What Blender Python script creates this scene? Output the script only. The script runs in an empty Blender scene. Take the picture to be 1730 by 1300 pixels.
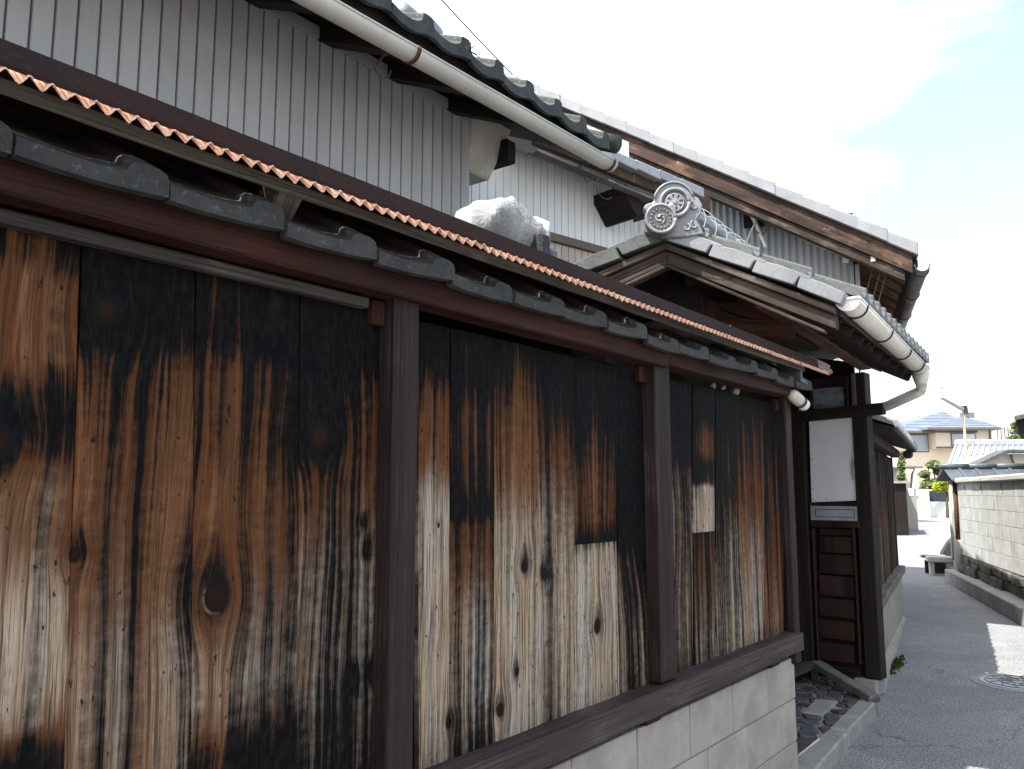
import bpy, bmesh, math, random
from mathutils import Vector, noise as mnoise
random.seed(7)
SC = bpy.context.scene
COL = SC.collection
R = math.radians

# ---------------------------------------------------------------- camera, sky, sun, exposure
FPX, HOR, EYE = 1400.0, 831.0, 1.42            # focal length and horizon row of the 1730 px wide picture, eye height in metres
TH = math.atan((HOR - 650) / FPX); CT, ST = math.cos(TH), math.sin(TH)
cam = bpy.data.objects.new('camera', bpy.data.cameras.new('camera'))
COL.objects.link(cam)
cam.location = (0, 0, EYE); cam.rotation_euler = (R(90) + TH, 0, 0)
cam.data.sensor_width = 36.0; cam.data.lens = 36.0 * FPX / 1730.0
cam.data.clip_start = 0.05; cam.data.clip_end = 3000
SC.camera = cam

SUN_AZ, SUN_EL = -125.0, 57.0                  # azimuth clockwise from +Y, elevation
SKY_STR, SUN_STR, EXPOSURE = 0.114, 4.0, 1.62
world = bpy.data.worlds.new('World'); SC.world = world; world.use_nodes = True
def build_world():
    nt = world.node_tree; nt.nodes.clear(); n = nt.nodes.new; L = nt.links.new
    out = n('ShaderNodeOutputWorld'); bg = n('ShaderNodeBackground'); bg.inputs[1].default_value = SKY_STR
    sky = n('ShaderNodeTexSky'); sky.sky_type = 'NISHITA'; sky.sun_disc = False
    sky.sun_elevation = R(SUN_EL); sky.sun_rotation = R(SUN_AZ)
    sky.air_density = 1.2; sky.dust_density = 2.5; sky.ozone_density = 1.0
    tc = n('ShaderNodeTexCoord'); mp = n('ShaderNodeMapping'); mp.inputs['Scale'].default_value = (1.3, 1.3, 3.2)
    mp.inputs['Location'].default_value = (0.35, 0.1, 0.2)
    nz = n('ShaderNodeTexNoise'); nz.inputs['Scale'].default_value = 1.5; nz.inputs['Detail'].default_value = 7; nz.inputs['Roughness'].default_value = 0.52
    rp = n('ShaderNodeValToRGB'); rp.color_ramp.elements[0].position = 0.24; rp.color_ramp.elements[1].position = 0.52
    rp.color_ramp.elements[0].color = (0.15, 0.15, 0.15, 1); rp.color_ramp.elements[1].color = (1, 1, 1, 1)
    mx = n('ShaderNodeMix'); mx.data_type = 'RGBA'
    mx.inputs[7].default_value = (6.6, 6.75, 7.0, 1)      # bright thin cloud
    L(tc.outputs['Generated'], mp.inputs[0]); L(mp.outputs[0], nz.inputs[0]); sx = n('ShaderNodeSeparateXYZ'); ma = n('ShaderNodeMath'); ma.operation = 'MULTIPLY_ADD'     # cloud bank thins towards the east
    L(tc.outputs['Generated'], sx.inputs[0]); L(sx.outputs[0], ma.inputs[0]); ma.inputs[1].default_value = -0.40; L(nz.outputs[0], ma.inputs[2]); L(ma.outputs[0], rp.inputs[0])
    L(rp.outputs[0], mx.inputs[0]); L(sky.outputs[0], mx.inputs[6]); L(mx.outputs[2], bg.inputs[0]); L(bg.outputs[0], out.inputs[0])
build_world()
sun = bpy.data.objects.new('sun', bpy.data.lights.new('sun', 'SUN')); COL.objects.link(sun)
sun.data.energy = SUN_STR; sun.data.angle = R(0.53); sun.data.color = (1.0, 0.955, 0.88)
sd = Vector((math.sin(R(SUN_AZ)) * math.cos(R(SUN_EL)), math.cos(R(SUN_AZ)) * math.cos(R(SUN_EL)), math.sin(R(SUN_EL))))
sun.rotation_euler = sd.to_track_quat('Z', 'Y').to_euler(); sun.location = sd * 60
SC.view_settings.view_transform = 'Standard'; SC.view_settings.look = 'None'
SC.view_settings.exposure = EXPOSURE; SC.view_settings.gamma = 1; SC.view_settings.use_curve_mapping = False

# ---------------------------------------------------------------- measuring: picture rays met with real planes of the place
def ray(px, py):
    v = (650 - py) / FPX
    return Vector(((px - 865) / FPX, CT - ST * v, ST + CT * v))
def vp(px): return math.atan((px - 865) / FPX * CT)
def at_y(px, py, Y):
    d = ray(px, py); t = Y / d.y; return Vector((d.x * t, Y, EYE + d.z * t))
def on_z(px, py, z):
    d = ray(px, py); t = (z - EYE) / d.z; return Vector((d.x * t, d.y * t, z))
class Fr:
    """a vertical frame: x runs along heading a (clockwise from +Y), y to its left, z up"""
    def __init__(s, o, a):
        s.o = Vector((o[0], o[1], o[2] if len(o) > 2 else 0)); s.a = a
        s.u = Vector((math.sin(a), math.cos(a), 0)); s.m = Vector((-math.cos(a), math.sin(a), 0))
    def loc(s, p):
        d = p - s.o; return Vector((d.dot(s.u), d.dot(s.m), d.z))
    def w(s, x, y, z): return s.o + s.u * x + s.m * y + Vector((0, 0, z))
    def on_m(s, px, py, m):
        d = ray(px, py); t = (m - Vector((-s.o.x, -s.o.y, 0)).dot(s.m)) / d.dot(s.m)
        return s.loc(Vector((d.x * t, d.y * t, EYE + d.z * t)))
    def on_u(s, px, py, u):
        d = ray(px, py); t = (u - Vector((-s.o.x, -s.o.y, 0)).dot(s.u)) / d.dot(s.u)
        return s.loc(Vector((d.x * t, d.y * t, EYE + d.z * t)))
WORLD = Fr((0, 0, 0), R(90))

# ---------------------------------------------------------------- objects
def thing(name, label, cat, fr=WORLD, group=None, kind=None):
    o = bpy.data.objects.new(name, None); COL.objects.link(o); o.empty_display_size = 0.1
    o.location = fr.o; o.rotation_euler = (0, 0, R(90) - fr.a)
    tag(o, label, cat, group, kind); return o
def tag(o, label=None, cat=None, group=None, kind=None):
    if label: o['label'] = label
    if cat: o['category'] = cat
    if group: o['group'] = group
    if kind: o['kind'] = kind
    return o
def link(name, me, parent=None, label=None):
    o = bpy.data.objects.new(name, me); COL.objects.link(o)
    if parent: o.parent = parent
    if label: o['label'] = label
    return o
def dup(o, parent, loc=None, rot=None, scale=None):
    c = o.copy(); COL.objects.link(c); c.parent = parent
    if loc is not None: c.location = loc
    if rot is not None: c.rotation_euler = rot
    if scale is not None: c.scale = scale
    return c

class MB:
    def __init__(s): s.v = []; s.f = []; s.uv = []; s.at = []
    def face(s, pts, uvs=None):
        k = len(s.v); s.v += [Vector(p) for p in pts]; s.f.append(tuple(range(k, k + len(pts)))); s.uv.append(uvs)
    def add(s, vs, fs, uvs=None):
        k = len(s.v); s.v += [Vector(p) for p in vs]
        for i, f in enumerate(fs): s.f.append(tuple(k + j for j in f)); s.uv.append(uvs[i] if uvs else None)
    def hexa(s, p):   # 8 points: bottom 4 (ccw), top 4
        s.add(p, [(0, 3, 2, 1), (4, 5, 6, 7), (0, 1, 5, 4), (1, 2, 6, 5), (2, 3, 7, 6), (3, 0, 4, 7)])
        return s
    def box(s, x0, x1, y0, y1, z0, z1):
        return s.hexa([(x0, y0, z0), (x1, y0, z0), (x1, y1, z0), (x0, y1, z0), (x0, y0, z1), (x1, y0, z1), (x1, y1, z1), (x0, y1, z1)])
    def rings(s, rr, closed=True, caps=True, uvlen=None):
        n = len(rr[0]); k = len(s.v)
        for r_ in rr: s.v += [Vector(p) for p in r_]
        L = [0]
        for i in range(1, len(rr)): L.append(L[-1] + (Vector(rr[i][0]) - Vector(rr[i - 1][0])).length)
        P = [0]
        for j in range(n): P.append(P[-1] + (Vector(rr[0][(j + 1) % n]) - Vector(rr[0][j])).length)
        for i in range(len(rr) - 1):
            for j in range(n if closed else n - 1):
                j2 = (j + 1) % n
                s.f.append((k + i * n + j, k + i * n + j2, k + (i + 1) * n + j2, k + (i + 1) * n + j))
                s.uv.append([(L[i], P[j]), (L[i], P[j + 1]), (L[i + 1], P[j + 1]), (L[i + 1], P[j])])
        if caps and closed:
            s.f.append(tuple(k + j for j in reversed(range(n)))); s.uv.append(None)
            s.f.append(tuple(k + (len(rr) - 1) * n + j for j in range(n))); s.uv.append(None)
        return s
    def bar(s, p0, p1, w, h, seg=1, jit=0.0, up=(0, 0, 1), w1=None, h1=None):
        p0 = Vector(p0); p1 = Vector(p1); d = (p1 - p0).normalized(); up = Vector(up)
        if abs(d.dot(up)) > 0.98: up = Vector((0, 1, 0))
        sd_ = d.cross(up).normalized(); u2 = sd_.cross(d)
        rr = []
        for i in range(seg + 1):
            t = i / seg; c = p0.lerp(p1, t); ww = w + ((w1 or w) - w) * t; hh = h + ((h1 or h) - h) * t
            r_ = []
            for a, b in ((-1, -1), (1, -1), (1, 1), (-1, 1)):
                q = c + sd_ * (a * ww / 2) + u2 * (b * hh / 2)
                if jit: q += Vector((random.uniform(-jit, jit), random.uniform(-jit, jit), random.uniform(-jit, jit)))
                r_.append(q)
            rr.append(r_)
        return s.rings(rr)
    def tube(s, pts, r, n=8, r1=None, caps=True):
        pts = [Vector(p) for p in pts]; rr = []; pa = None
        for i, p in enumerate(pts):
            d = (pts[min(i + 1, len(pts) - 1)] - pts[max(i - 1, 0)]).normalized()
            if pa is None:
                pa = d.orthogonal().normalized()
            pa = (pa - d * pa.dot(d)).normalized(); pb = d.cross(pa)
            q = r + ((r1 if r1 is not None else r) - r) * i / max(1, len(pts) - 1)
            rr.append([p + (pa * math.cos(2 * math.pi * j / n) + pb * math.sin(2 * math.pi * j / n)) * q for j in range(n)])
        return s.rings(rr, caps=caps)
    def prism(s, poly, vec):   # poly: 3D points of a planar outline
        vec = Vector(vec); a = [Vector(p) for p in poly]; n = len(a); k = len(s.v)
        s.v += a + [p + vec for p in a]
        s.f.append(tuple(k + j for j in reversed(range(n)))); s.uv.append(None)
        s.f.append(tuple(k + n + j for j in range(n))); s.uv.append(None)
        for j in range(n):
            j2 = (j + 1) % n; s.f.append((k + j, k + j2, k + n + j2, k + n + j)); s.uv.append(None)
        return s
    def lathe(s, prof, c, ax, n=24):   # prof: (radius, height)
        ax = Vector(ax).normalized(); pa = ax.orthogonal().normalized(); pb = ax.cross(pa); c = Vector(c)
        rr = [[c + ax * h + (pa * math.cos(2 * math.pi * j / n) + pb * math.sin(2 * math.pi * j / n)) * max(r_, 1e-4) for j in range(n)] for r_, h in prof]
        return s.rings(rr)
    def mesh(s, name, mat, bevel=0, smooth=False):
        me = bpy.data.meshes.new(name); bm = bmesh.new(); vs = [bm.verts.new(p) for p in s.v]
        uvl = bm.loops.layers.uv.new('UVMap')
        best = 0; gd_ = Vector((1, 0, 0))
        for f in s.f[:400]:
            for i_ in range(len(f)):
                e_ = s.v[f[i_]] - s.v[f[i_ - 1]]
                if e_.length_squared > best * 1.0001: best = e_.length_squared; gd_ = e_.normalized()
        ga_ = gd_.orthogonal().normalized(); gb_ = gd_.cross(ga_)
        for f, uv in zip(s.f, s.uv):
            try: bf = bm.faces.new([vs[i] for i in f])
            except ValueError: continue
            bf.smooth = smooth
            if uv:
                for l, q in zip(bf.loops, uv): l[uvl].uv = q
            else:
                for l in bf.loops:
                    p = l.vert.co; l[uvl].uv = (p.dot(gd_), p.dot(ga_) + p.dot(gb_))
        bmesh.ops.recalc_face_normals(bm, faces=bm.faces)
        if bevel:
            ed = [e for e in bm.edges if len(e.link_faces) == 2 and e.calc_face_angle(0) > 0.6]
            bmesh.ops.bevel(bm, geom=ed, offset=bevel, segments=1, affect='EDGES', clamp_overlap=True)
        bm.to_mesh(me); bm.free(); me.materials.append(mat)
        return me
    def build(s, name, mat, parent=None, bevel=0, smooth=False, label=None):
        return link(name, s.mesh(name, mat, bevel, smooth), parent, label)

# ---------------------------------------------------------------- materials
class NT:
    def __init__(s, name):
        s.mat = bpy.data.materials.new(name); s.mat.use_nodes = True; s.t = s.mat.node_tree; s.t.nodes.clear()
        s.out = s.t.nodes.new('ShaderNodeOutputMaterial'); s.b = s.t.nodes.new('ShaderNodeBsdfPrincipled')
        s.t.links.new(s.b.outputs[0], s.out.inputs[0])
        s.tc = s.t.nodes.new('ShaderNodeTexCoord'); s.oi = s.t.nodes.new('ShaderNodeObjectInfo')
    def L(s, a, b):
        if isinstance(a, (int, float)): b.default_value = a
        elif isinstance(a, tuple): b.default_value = a if len(a) != 3 or b.type != 'RGBA' else (*a, 1)
        else: s.t.links.new(a, b)
    def n(s, t): return s.t.nodes.new('ShaderNode' + t)
    def math(s, op, a, b=0.0, clamp=False):
        n = s.n('Math'); n.operation = op; n.use_clamp = clamp; s.L(a, n.inputs[0]); s.L(b, n.inputs[1]); return n.outputs[0]
    def vec(s, x, y, z):
        n = s.n('CombineXYZ'); s.L(x, n.inputs[0]); s.L(y, n.inputs[1]); s.L(z, n.inputs[2]); return n.outputs[0]
    def sep(s, v):
        n = s.n('SeparateXYZ'); s.L(v, n.inputs[0]); return n.outputs
    def noise(s, v, scale=1.0, detail=3, rough=0.55, dist=0.0):
        n = s.n('TexNoise'); s.L(v, n.inputs['Vector']); n.inputs['Scale'].default_value = scale
        n.inputs['Detail'].default_value = detail; n.inputs['Roughness'].default_value = rough; n.inputs['Distortion'].default_value = dist
        return n.outputs[0]
    def voro(s, v, scale=1.0, feat='F1'):
        n = s.n('TexVoronoi'); n.feature = feat; s.L(v, n.inputs['Vector']); n.inputs['Scale'].default_value = scale; return n.outputs[0]
    def scale(s, v, sx, sy, sz, off=None):
        n = s.n('Mapping'); s.L(v, n.inputs[0]); n.inputs['Scale'].default_value = (sx, sy, sz)
        if off is not None: s.L(off, n.inputs['Location'])
        return n.outputs[0]
    def ss(s, x, a, b, lo=0.0, hi=1.0):
        n = s.n('MapRange'); n.interpolation_type = 'SMOOTHSTEP'; s.L(x, n.inputs[0]); n.inputs[1].default_value = a; n.inputs[2].default_value = b
        n.inputs[3].default_value = lo; n.inputs[4].default_value = hi; return n.outputs[0]
    def mix(s, f, a, b, mode='MIX'):
        n = s.n('Mix'); n.data_type = 'RGBA'; n.blend_type = mode; s.L(f, n.inputs[0]); s.L(a, n.inputs[6]); s.L(b, n.inputs[7]); return n.outputs[2]
    def bump(s, h, strength=0.4, dist=0.01):
        n = s.n('Bump'); s.L(h, n.inputs['Height']); n.inputs['Strength'].default_value = strength; n.inputs['Distance'].default_value = dist
        s.t.links.new(n.outputs[0], s.b.inputs['Normal'])
    def rnd(s, k=10.0): return s.math('MULTIPLY', s.oi.outputs['Random'], k)
    def done(s, col, rough=0.7, metal=0.0, spec=0.5):
        s.L(col, s.b.inputs['Base Color']); s.L(rough, s.b.inputs['Roughness']); s.L(metal, s.b.inputs['Metallic'])
        s.b.inputs['Specular IOR Level'].default_value = spec; return s.mat

def wood(name, dark, mid, light, fx=55, wear=0.5, rough=0.75, spec=0.3, contrast=1.0, bump=0.5):
    """sawn timber: grain along UV x"""
    t = NT(name); u, v, _ = t.sep(t.tc.outputs['UV']); r_ = t.rnd(37.0)
    fine = t.noise(t.vec(t.math('MULTIPLY', u, 2.2), t.math('MULTIPLY', v, fx * 3), r_), 1, 4)
    med = t.noise(t.vec(t.math('MULTIPLY', u, 1.1), t.math('MULTIPLY', v, fx * 0.55), r_), 1, 5)
    blot = t.noise(t.scale(t.tc.outputs['Object'], 3, 3, 3), 1, 5, 0.6)
    c = t.mix(t.ss(med, 0.3, 0.7), dark, mid)
    c = t.mix(t.ss(t.math('ADD', t.math('MULTIPLY', blot, 0.7), t.math('MULTIPLY', fine, 0.45)), 0.62 - 0.14 * wear, 0.9 - 0.14 * wear, 0, 0.8), c, light)
    c = t.mix(t.ss(fine, 0.28, 0.5, 0.75 * contrast, 0), c, tuple(x * 0.35 for x in dark))
    scr = t.noise(t.vec(t.math('MULTIPLY', u, 9), t.math('MULTIPLY', v, fx * 4.5), t.math('ADD', r_, 5.0)), 1, 3, 0.6)
    c = t.mix(t.math('MULTIPLY', t.ss(scr, 0.63, 0.72), t.ss(blot, 0.42, 0.62, 0, 0.5)), c, tuple(min(.5, x * 1.8) for x in light))
    crk = t.noise(t.vec(t.math('MULTIPLY', u, 0.9), t.math('MULTIPLY', v, fx * 0.8), t.math('ADD', r_, 9.0)), 1, 4, 0.6)
    c = t.mix(t.ss(t.math('ABSOLUTE', t.math('SUBTRACT', crk, 0.5)), 0.0, 0.012, 0.75, 0), c, tuple(x * 0.15 for x in dark))
    t.bump(t.math('ADD', fine, t.math('MULTIPLY', med, 0.7)), bump, 0.004)
    return t.done(c, t.ss(blot, 0.2, 0.8, rough - 0.1, min(1, rough + 0.1)), 0, spec)

def stony(name, c1, c2, c3, s1=3, s2=60, rough=0.85, spec=0.3, speck=0.0, speckc=(0.6, 0.6, 0.6), bump=0.3, streak=0.0, streakc=(0.05, 0.05, 0.05), dist=0.006, vary=0.0):
    """concrete, plaster, tile, paint: blotches, grain, optional specks and rain streaks"""
    t = NT(name); o = t.tc.outputs['Object']; r_ = t.rnd(31.0); off = t.vec(r_, r_, 0.0)
    a = t.noise(t.scale(o, 1, 1, 1, off), s1, 6, 0.62); b = t.noise(o, s2, 3, 0.6)
    c = t.mix(t.ss(a, 0.32, 0.68), c1, c2); c = t.mix(t.ss(b, 0.55, 0.8, 0, 0.7), c, c3)
    if streak:
        st = t.noise(t.scale(o, 14, 14, 0.7, off), 1, 5, 0.65); c = t.mix(t.math('MULTIPLY', t.ss(st, 0.5, 0.78), streak), c, streakc)
    if speck:
        sp = t.noise(o, s2 * 3.2, 2, 0.5); c = t.mix(t.ss(sp, 0.60, 0.70, 0, speck), c, speckc)
    if vary:
        hs = t.n('HueSaturation'); t.L(c, hs.inputs['Color']); t.L(t.math('ADD', t.math('MULTIPLY', t.oi.outputs['Random'], vary), 1 - vary / 2), hs.inputs['Value']); c = hs.outputs[0]
    t.bump(t.math('ADD', t.math('MULTIPLY', a, 0.5), b), bump, dist)
    return t.done(c, t.ss(a, 0.25, 0.75, rough - 0.12, min(1, rough + 0.05)), 0, spec)

# burnt cedar knots on the fence: (x along fence, height, radius, burn) in metres
KNOTS = []
def char_wood():
    t = NT('charred_cedar')
    uvn = t.tc.outputs['UV']; U, V, _ = t.sep(uvn)
    at = t.n('Attribute'); at.attribute_name = 'burn'
    ch, pale, rnd = t.sep(at.outputs['Color'])
    # edges of burns wander: look up slightly shifted positions
    wob = t.noise(t.vec(t.math('MULTIPLY', U, 5), t.math('MULTIPLY', V, 1.3), rnd), 1, 4)
    Uw = t.math('ADD', U, t.math('MULTIPLY', t.math('SUBTRACT', wob, 0.5), 0.05))
    halo = None; core = None; ring = None; cres = None
    Us = Uw
    for (ku, kz, kr, kb) in KNOTS:
        du = t.math('SUBTRACT', U, ku); dv = t.math('SUBTRACT', V, kz)
        q = t.math('ADD', t.math('POWER', t.math('ABSOLUTE', t.math('DIVIDE', du, kr)), 2.0), t.math('POWER', t.math('ABSOLUTE', t.math('DIVIDE', dv, kr * 1.25)), 2.0))
        g = t.math('EXPONENT', t.math('MULTIPLY', q, -0.33))
        Us = t.math('SUBTRACT', Us, t.math('MULTIPLY', t.math('MULTIPLY', du, g), 0.75))
        qh = t.math('ADD', t.math('POWER', t.math('ABSOLUTE', t.math('DIVIDE', du, kr)), 2.0), t.math('POWER', t.math('ABSOLUTE', t.math('DIVIDE', t.math('SUBTRACT', dv, kr * 0.5), kr * 1.5)), 2.0))
        h = t.math('MULTIPLY', t.math('EXPONENT', t.math('MULTIPLY', qh, -0.5)), kb)
        halo = h if halo is None else t.math('MAXIMUM', halo, h)
        e = t.math('SQRT', q)
        c1 = t.ss(t.math('ADD', e, t.math('MULTIPLY', t.math('SUBTRACT', wob, 0.5), 0.8)), 0.30, 0.44, 1, 0); core = c1 if core is None else t.math('MAXIMUM', core, c1)
        r1 = t.ss(t.math('ADD', e, t.math('MULTIPLY', t.math('SUBTRACT', wob, 0.5), 0.8)), 0.5, 0.85, 1, 0); ring = r1 if ring is None else t.math('MAXIMUM', ring, r1)
        k1 = t.math('MULTIPLY', t.math('MULTIPLY', t.ss(e, 0.5, 0.56), t.ss(e, 0.6, 0.68, 1, 0)), t.ss(t.math('DIVIDE', t.math('ADD', du, t.math('MULTIPLY', dv, 0.6)), kr), -0.1, -0.4, 0, 1.0 if (kb == 1.01) else 0.0)); cres = k1 if cres is None else t.math('MAXIMUM', cres, k1)
    ro = t.math('MULTIPLY', rnd, 41.0)
    def streak(fu, fv, d, rg=0.6): return t.noise(t.vec(t.math('MULTIPLY', Us, fu), t.math('MULTIPLY', V, fv), ro), 1, d, rg)
    fine = streak(300, 6, 3, 0.7); med = streak(130, 1.5, 5, 0.72); wide = streak(44, 0.9, 5, 0.68); vb = streak(13, 0.8, 3); stp_ = streak(72, 0.28, 3, 0.55); stq_ = streak(27, 0.22, 2, 0.5)
    cross = t.noise(t.vec(t.math('MULTIPLY', U, 30), t.math('MULTIPLY', V, 42), ro), 1, 5, 0.65)
    spot = t.noise(t.vec(t.math('MULTIPLY', U, 85), t.math('MULTIPLY', V, 34), t.math('ADD', ro, 7.0)), 1, 3, 0.6)
    def c5(x, k): return t.math('MULTIPLY', t.math('SUBTRACT', x, 0.5), k)
    cl = t.math('ADD', t.math('ADD', ch, 0.035), c5(med, 1.15)); cl = t.math('ADD', cl, c5(wide, 1.15)); cl = t.math('ADD', cl, c5(vb, 0.85))
    cl = t.math('ADD', cl, c5(fine, 0.7)); cl = t.math('ADD', cl, t.math('ADD', c5(stp_, 1.25), c5(stq_, 1.1))); cl = t.math('ADD', cl, c5(cross, 0.5))
    if halo is not None: cl = t.math('ADD', cl, t.math('MULTIPLY', halo, 0.62))
    # pale raw wood / orange singed wood
    pl = t.math('ADD', pale, t.math('ADD', c5(wide, 0.7), t.math('ADD', c5(vb, 0.5), c5(stp_, 0.9))))
    orange = t.mix(t.ss(wide, 0.35, 0.65), (0.118, 0.043, 0.017), (0.225, 0.108, 0.050))
    tan = t.mix(t.ss(med, 0.3, 0.7), (0.27, 0.180, 0.110), (0.46, 0.36, 0.26))
    grey = t.mix(t.ss(vb, 0.4, 0.62), tan, (0.42, 0.375, 0.315))
    c = t.mix(t.ss(pl, 0.1, 0.62), orange, grey)
    c = t.mix(t.ss(fine, 0.34, 0.54, 0.75, 0), c, (0.050, 0.027, 0.016))
    c = t.mix(t.ss(med, 0.36, 0.50, 0.82, 0), c, (0.050, 0.026, 0.015))
    c = t.mix(t.ss(cl, 0.20, 0.60, 0, 0.80), c, t.mix(t.ss(pl, 0.2, 0.7), (0.070, 0.026, 0.010), (0.060, 0.046, 0.036)))
    blk = t.mix(t.ss(spot, 0.4, 0.7), (0.0035, 0.0034, 0.0038), (0.0085, 0.0080, 0.0084))
    blk = t.mix(t.ss(fine, 0.55, 0.75, 0, 0.55), blk, (0.030, 0.022, 0.017))
    burn = t.ss(cl, 0.46, 0.86); c = t.mix(burn, c, blk)
    sm = t.math('MULTIPLY', t.ss(spot, 0.645, 0.70), 0.92); c = t.mix(sm, c, (0.012, 0.010, 0.009))
    if core is not None:
        c = t.mix(t.math('MULTIPLY', ring, 0.95), c, (0.008, 0.007, 0.007)); c = t.mix(t.math('MULTIPLY', core, 0.9), c, t.mix(cross, (0.005, 0.0035, 0.003), (0.034, 0.013, 0.008)))
        c = t.mix(t.math('MULTIPLY', cres, t.ss(cross, 0.35, 0.6, 0.05, 0.6)), c, (0.20, 0.12, 0.07))
    # nail heads / fine mineral sparks
    h = t.math('ADD', t.math('MULTIPLY', fine, 0.8), t.math('ADD', med, t.math('MULTIPLY', cross, 0.5)))
    t.bump(h, 0.7, 0.005)
    return t.done(c, t.mix(burn, (0.85, 0.85, 0.85), (0.7, 0.7, 0.7)), 0, 0.06)

def rib_metal(name, c1, c2, c3, rough, metal, spec=0.5):
    return stony(name, c1, c2, c3, 2.5, 50, rough, spec, bump=0.08, streak=0.45, streakc=tuple(x * 0.45 for x in c2))

M = {}
M['red_wood'] = wood('red_stained_timber', (0.016, 0.0042, 0.0030), (0.040, 0.0105, 0.0070), (0.066, 0.022, 0.016), 40, 0.3, 0.7, 0.2, 0.8)
M['post_wood'] = wood('worn_maroon_timber', (0.012, 0.0062, 0.0058), (0.025, 0.0130, 0.0125), (0.070, 0.048, 0.046), 40, 0.32, 0.7, 0.25, 0.8)
M['purlin_wood'] = wood('brightened_red_timber', (0.045, 0.017, 0.012), (0.10, 0.040, 0.028), (0.17, 0.075, 0.055), 40, 0.4, 0.75)  # red timber lightened in colour to offset the dark gate interior
M['sill_wood'] = wood('worn_grey_maroon_sill', (0.022, 0.0145, 0.013), (0.044, 0.031, 0.0285), (0.10, 0.080, 0.073), 45, 0.55, 0.7, 0.35)
M['dark_wood'] = wood('old_dark_timber', (0.0085, 0.0056, 0.0046), (0.018, 0.012, 0.010), (0.042, 0.031, 0.027), 45, 0.3, 0.75)
M['door_wood'] = wood('dark_red_door_timber', (0.016, 0.0078, 0.0064), (0.034, 0.0155, 0.012), (0.068, 0.038, 0.031), 40, 0.3, 0.6)
M['barge'] = wood('weathered_barge_timber', (0.018, 0.0115, 0.0085), (0.050, 0.034, 0.027), (0.17, 0.135, 0.112), 60, 0.62, 0.82)
M['barge_red'] = wood('weathered_red_barge_timber', (0.018, 0.0095, 0.0075), (0.052, 0.029, 0.021), (0.20, 0.125, 0.085), 60, 0.5, 0.8)
M['grey_wood'] = wood('bleached_grey_timber', (0.085, 0.08, 0.072), (0.15, 0.145, 0.13), (0.27, 0.26, 0.235), 50, 0.6, 0.85)
M['grey_wood2'] = wood('grey_brown_batten', (0.034, 0.029, 0.022), (0.066, 0.058, 0.046), (0.14, 0.125, 0.10), 50, 0.5, 0.85)
M['rafter'] = wood('brown_rafter_timber', (0.07, 0.035, 0.018), (0.17, 0.085, 0.045), (0.28, 0.16, 0.09), 45, 0.5, 0.8)
M['tile'] = stony('silver_grey_tile', (0.15, 0.158, 0.168), (0.215, 0.225, 0.235), (0.30, 0.305, 0.305), 5, 70, 0.42, 0.6, bump=0.15, vary=0.22)
M['tile_dull'] = stony('dull_grey_tile', (0.046, 0.050, 0.051), (0.082, 0.087, 0.087), (0.15, 0.152, 0.148), 9, 80, 0.62, 0.45, bump=0.3, vary=0.25)
M['tile_fence'] = stony('worn_dark_fence_tile', (0.021, 0.0215, 0.0205), (0.044, 0.045, 0.043), (0.12, 0.119, 0.11), 11, 60, 0.75, 0.3, bump=0.7, dist=0.01, vary=0.35)
M['tile_moss'] = stony('mossy_dark_tile', (0.015, 0.018, 0.017), (0.040, 0.046, 0.044), (0.125, 0.13, 0.12), 14, 90, 0.7, 0.35, bump=0.4, vary=0.3)
M['tile_blue'] = stony('blue_grey_coping_tile', (0.055, 0.066, 0.082), (0.085, 0.10, 0.12), (0.14, 0.155, 0.175), 8, 60, 0.5, 0.5, vary=0.15)
M['tile_verge'] = stony('verge_tile_silver', (0.185, 0.193, 0.21), (0.235, 0.243, 0.262), (0.29, 0.295, 0.305), 4, 40, 0.45, 0.5, vary=0.12)
M['tile_pale'] = stony('pale_grey_tile', (0.27, 0.29, 0.31), (0.36, 0.375, 0.39), (0.45, 0.46, 0.46), 4, 40, 0.5, 0.5, vary=0.1)
M['siding'] = stony('weathered_white_siding', (0.41, 0.41, 0.412), (0.48, 0.48, 0.478), (0.35, 0.345, 0.335), 2.2, 120, 0.6, 0.4, bump=0.1, streak=0.32, streakc=(0.24, 0.232, 0.215), speck=0.35, speckc=(0.2, 0.195, 0.19))
M['siding_white'] = stony('clean_white_siding', (0.80, 0.81, 0.82), (0.84, 0.85, 0.86), (0.76, 0.76, 0.75), 2, 80, 0.5, 0.4, bump=0.06)
M['siding_gap'] = stony('siding_joint_board', (0.34, 0.34, 0.34), (0.40, 0.40, 0.40), (0.34, 0.34, 0.34), 3, 60)  # grey board showing in the grooves between siding strips
M['siding_pink'] = stony('beige_siding', (0.42, 0.35, 0.31), (0.50, 0.43, 0.38), (0.38, 0.32, 0.28), 3, 80, 0.6)
M['corr_metal'] = rib_metal('grey_corrugated_sheet', (0.30, 0.325, 0.345), (0.40, 0.42, 0.435), (0.46, 0.47, 0.47), 0.45, 0.0)
M['rust_cap'] = stony('rusty_dark_red_sheet', (0.011, 0.0036, 0.0028), (0.027, 0.0085, 0.0058), (0.06, 0.02, 0.012), 12, 130, 0.8, 0.25, streak=0.6, streakc=(0.018, 0.006, 0.005), bump=0.4)
M['cap_end'] = stony('faded_brown_sheet', (0.17, 0.12, 0.105), (0.25, 0.19, 0.165), (0.32, 0.26, 0.23), 8, 80, 0.5, 0.5, bump=0.1)
M['gutter'] = stony('cream_plastic_gutter', (0.58, 0.55, 0.49), (0.66, 0.63, 0.575), (0.50, 0.44, 0.36), 3, 50, 0.38, 0.5, bump=0.05, streak=0.3, streakc=(0.36, 0.27, 0.18))
M['gutter_cap'] = stony('white_plastic', (0.78, 0.78, 0.77), (0.82, 0.82, 0.81), (0.7, 0.7, 0.68), 4, 40, 0.4)
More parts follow.
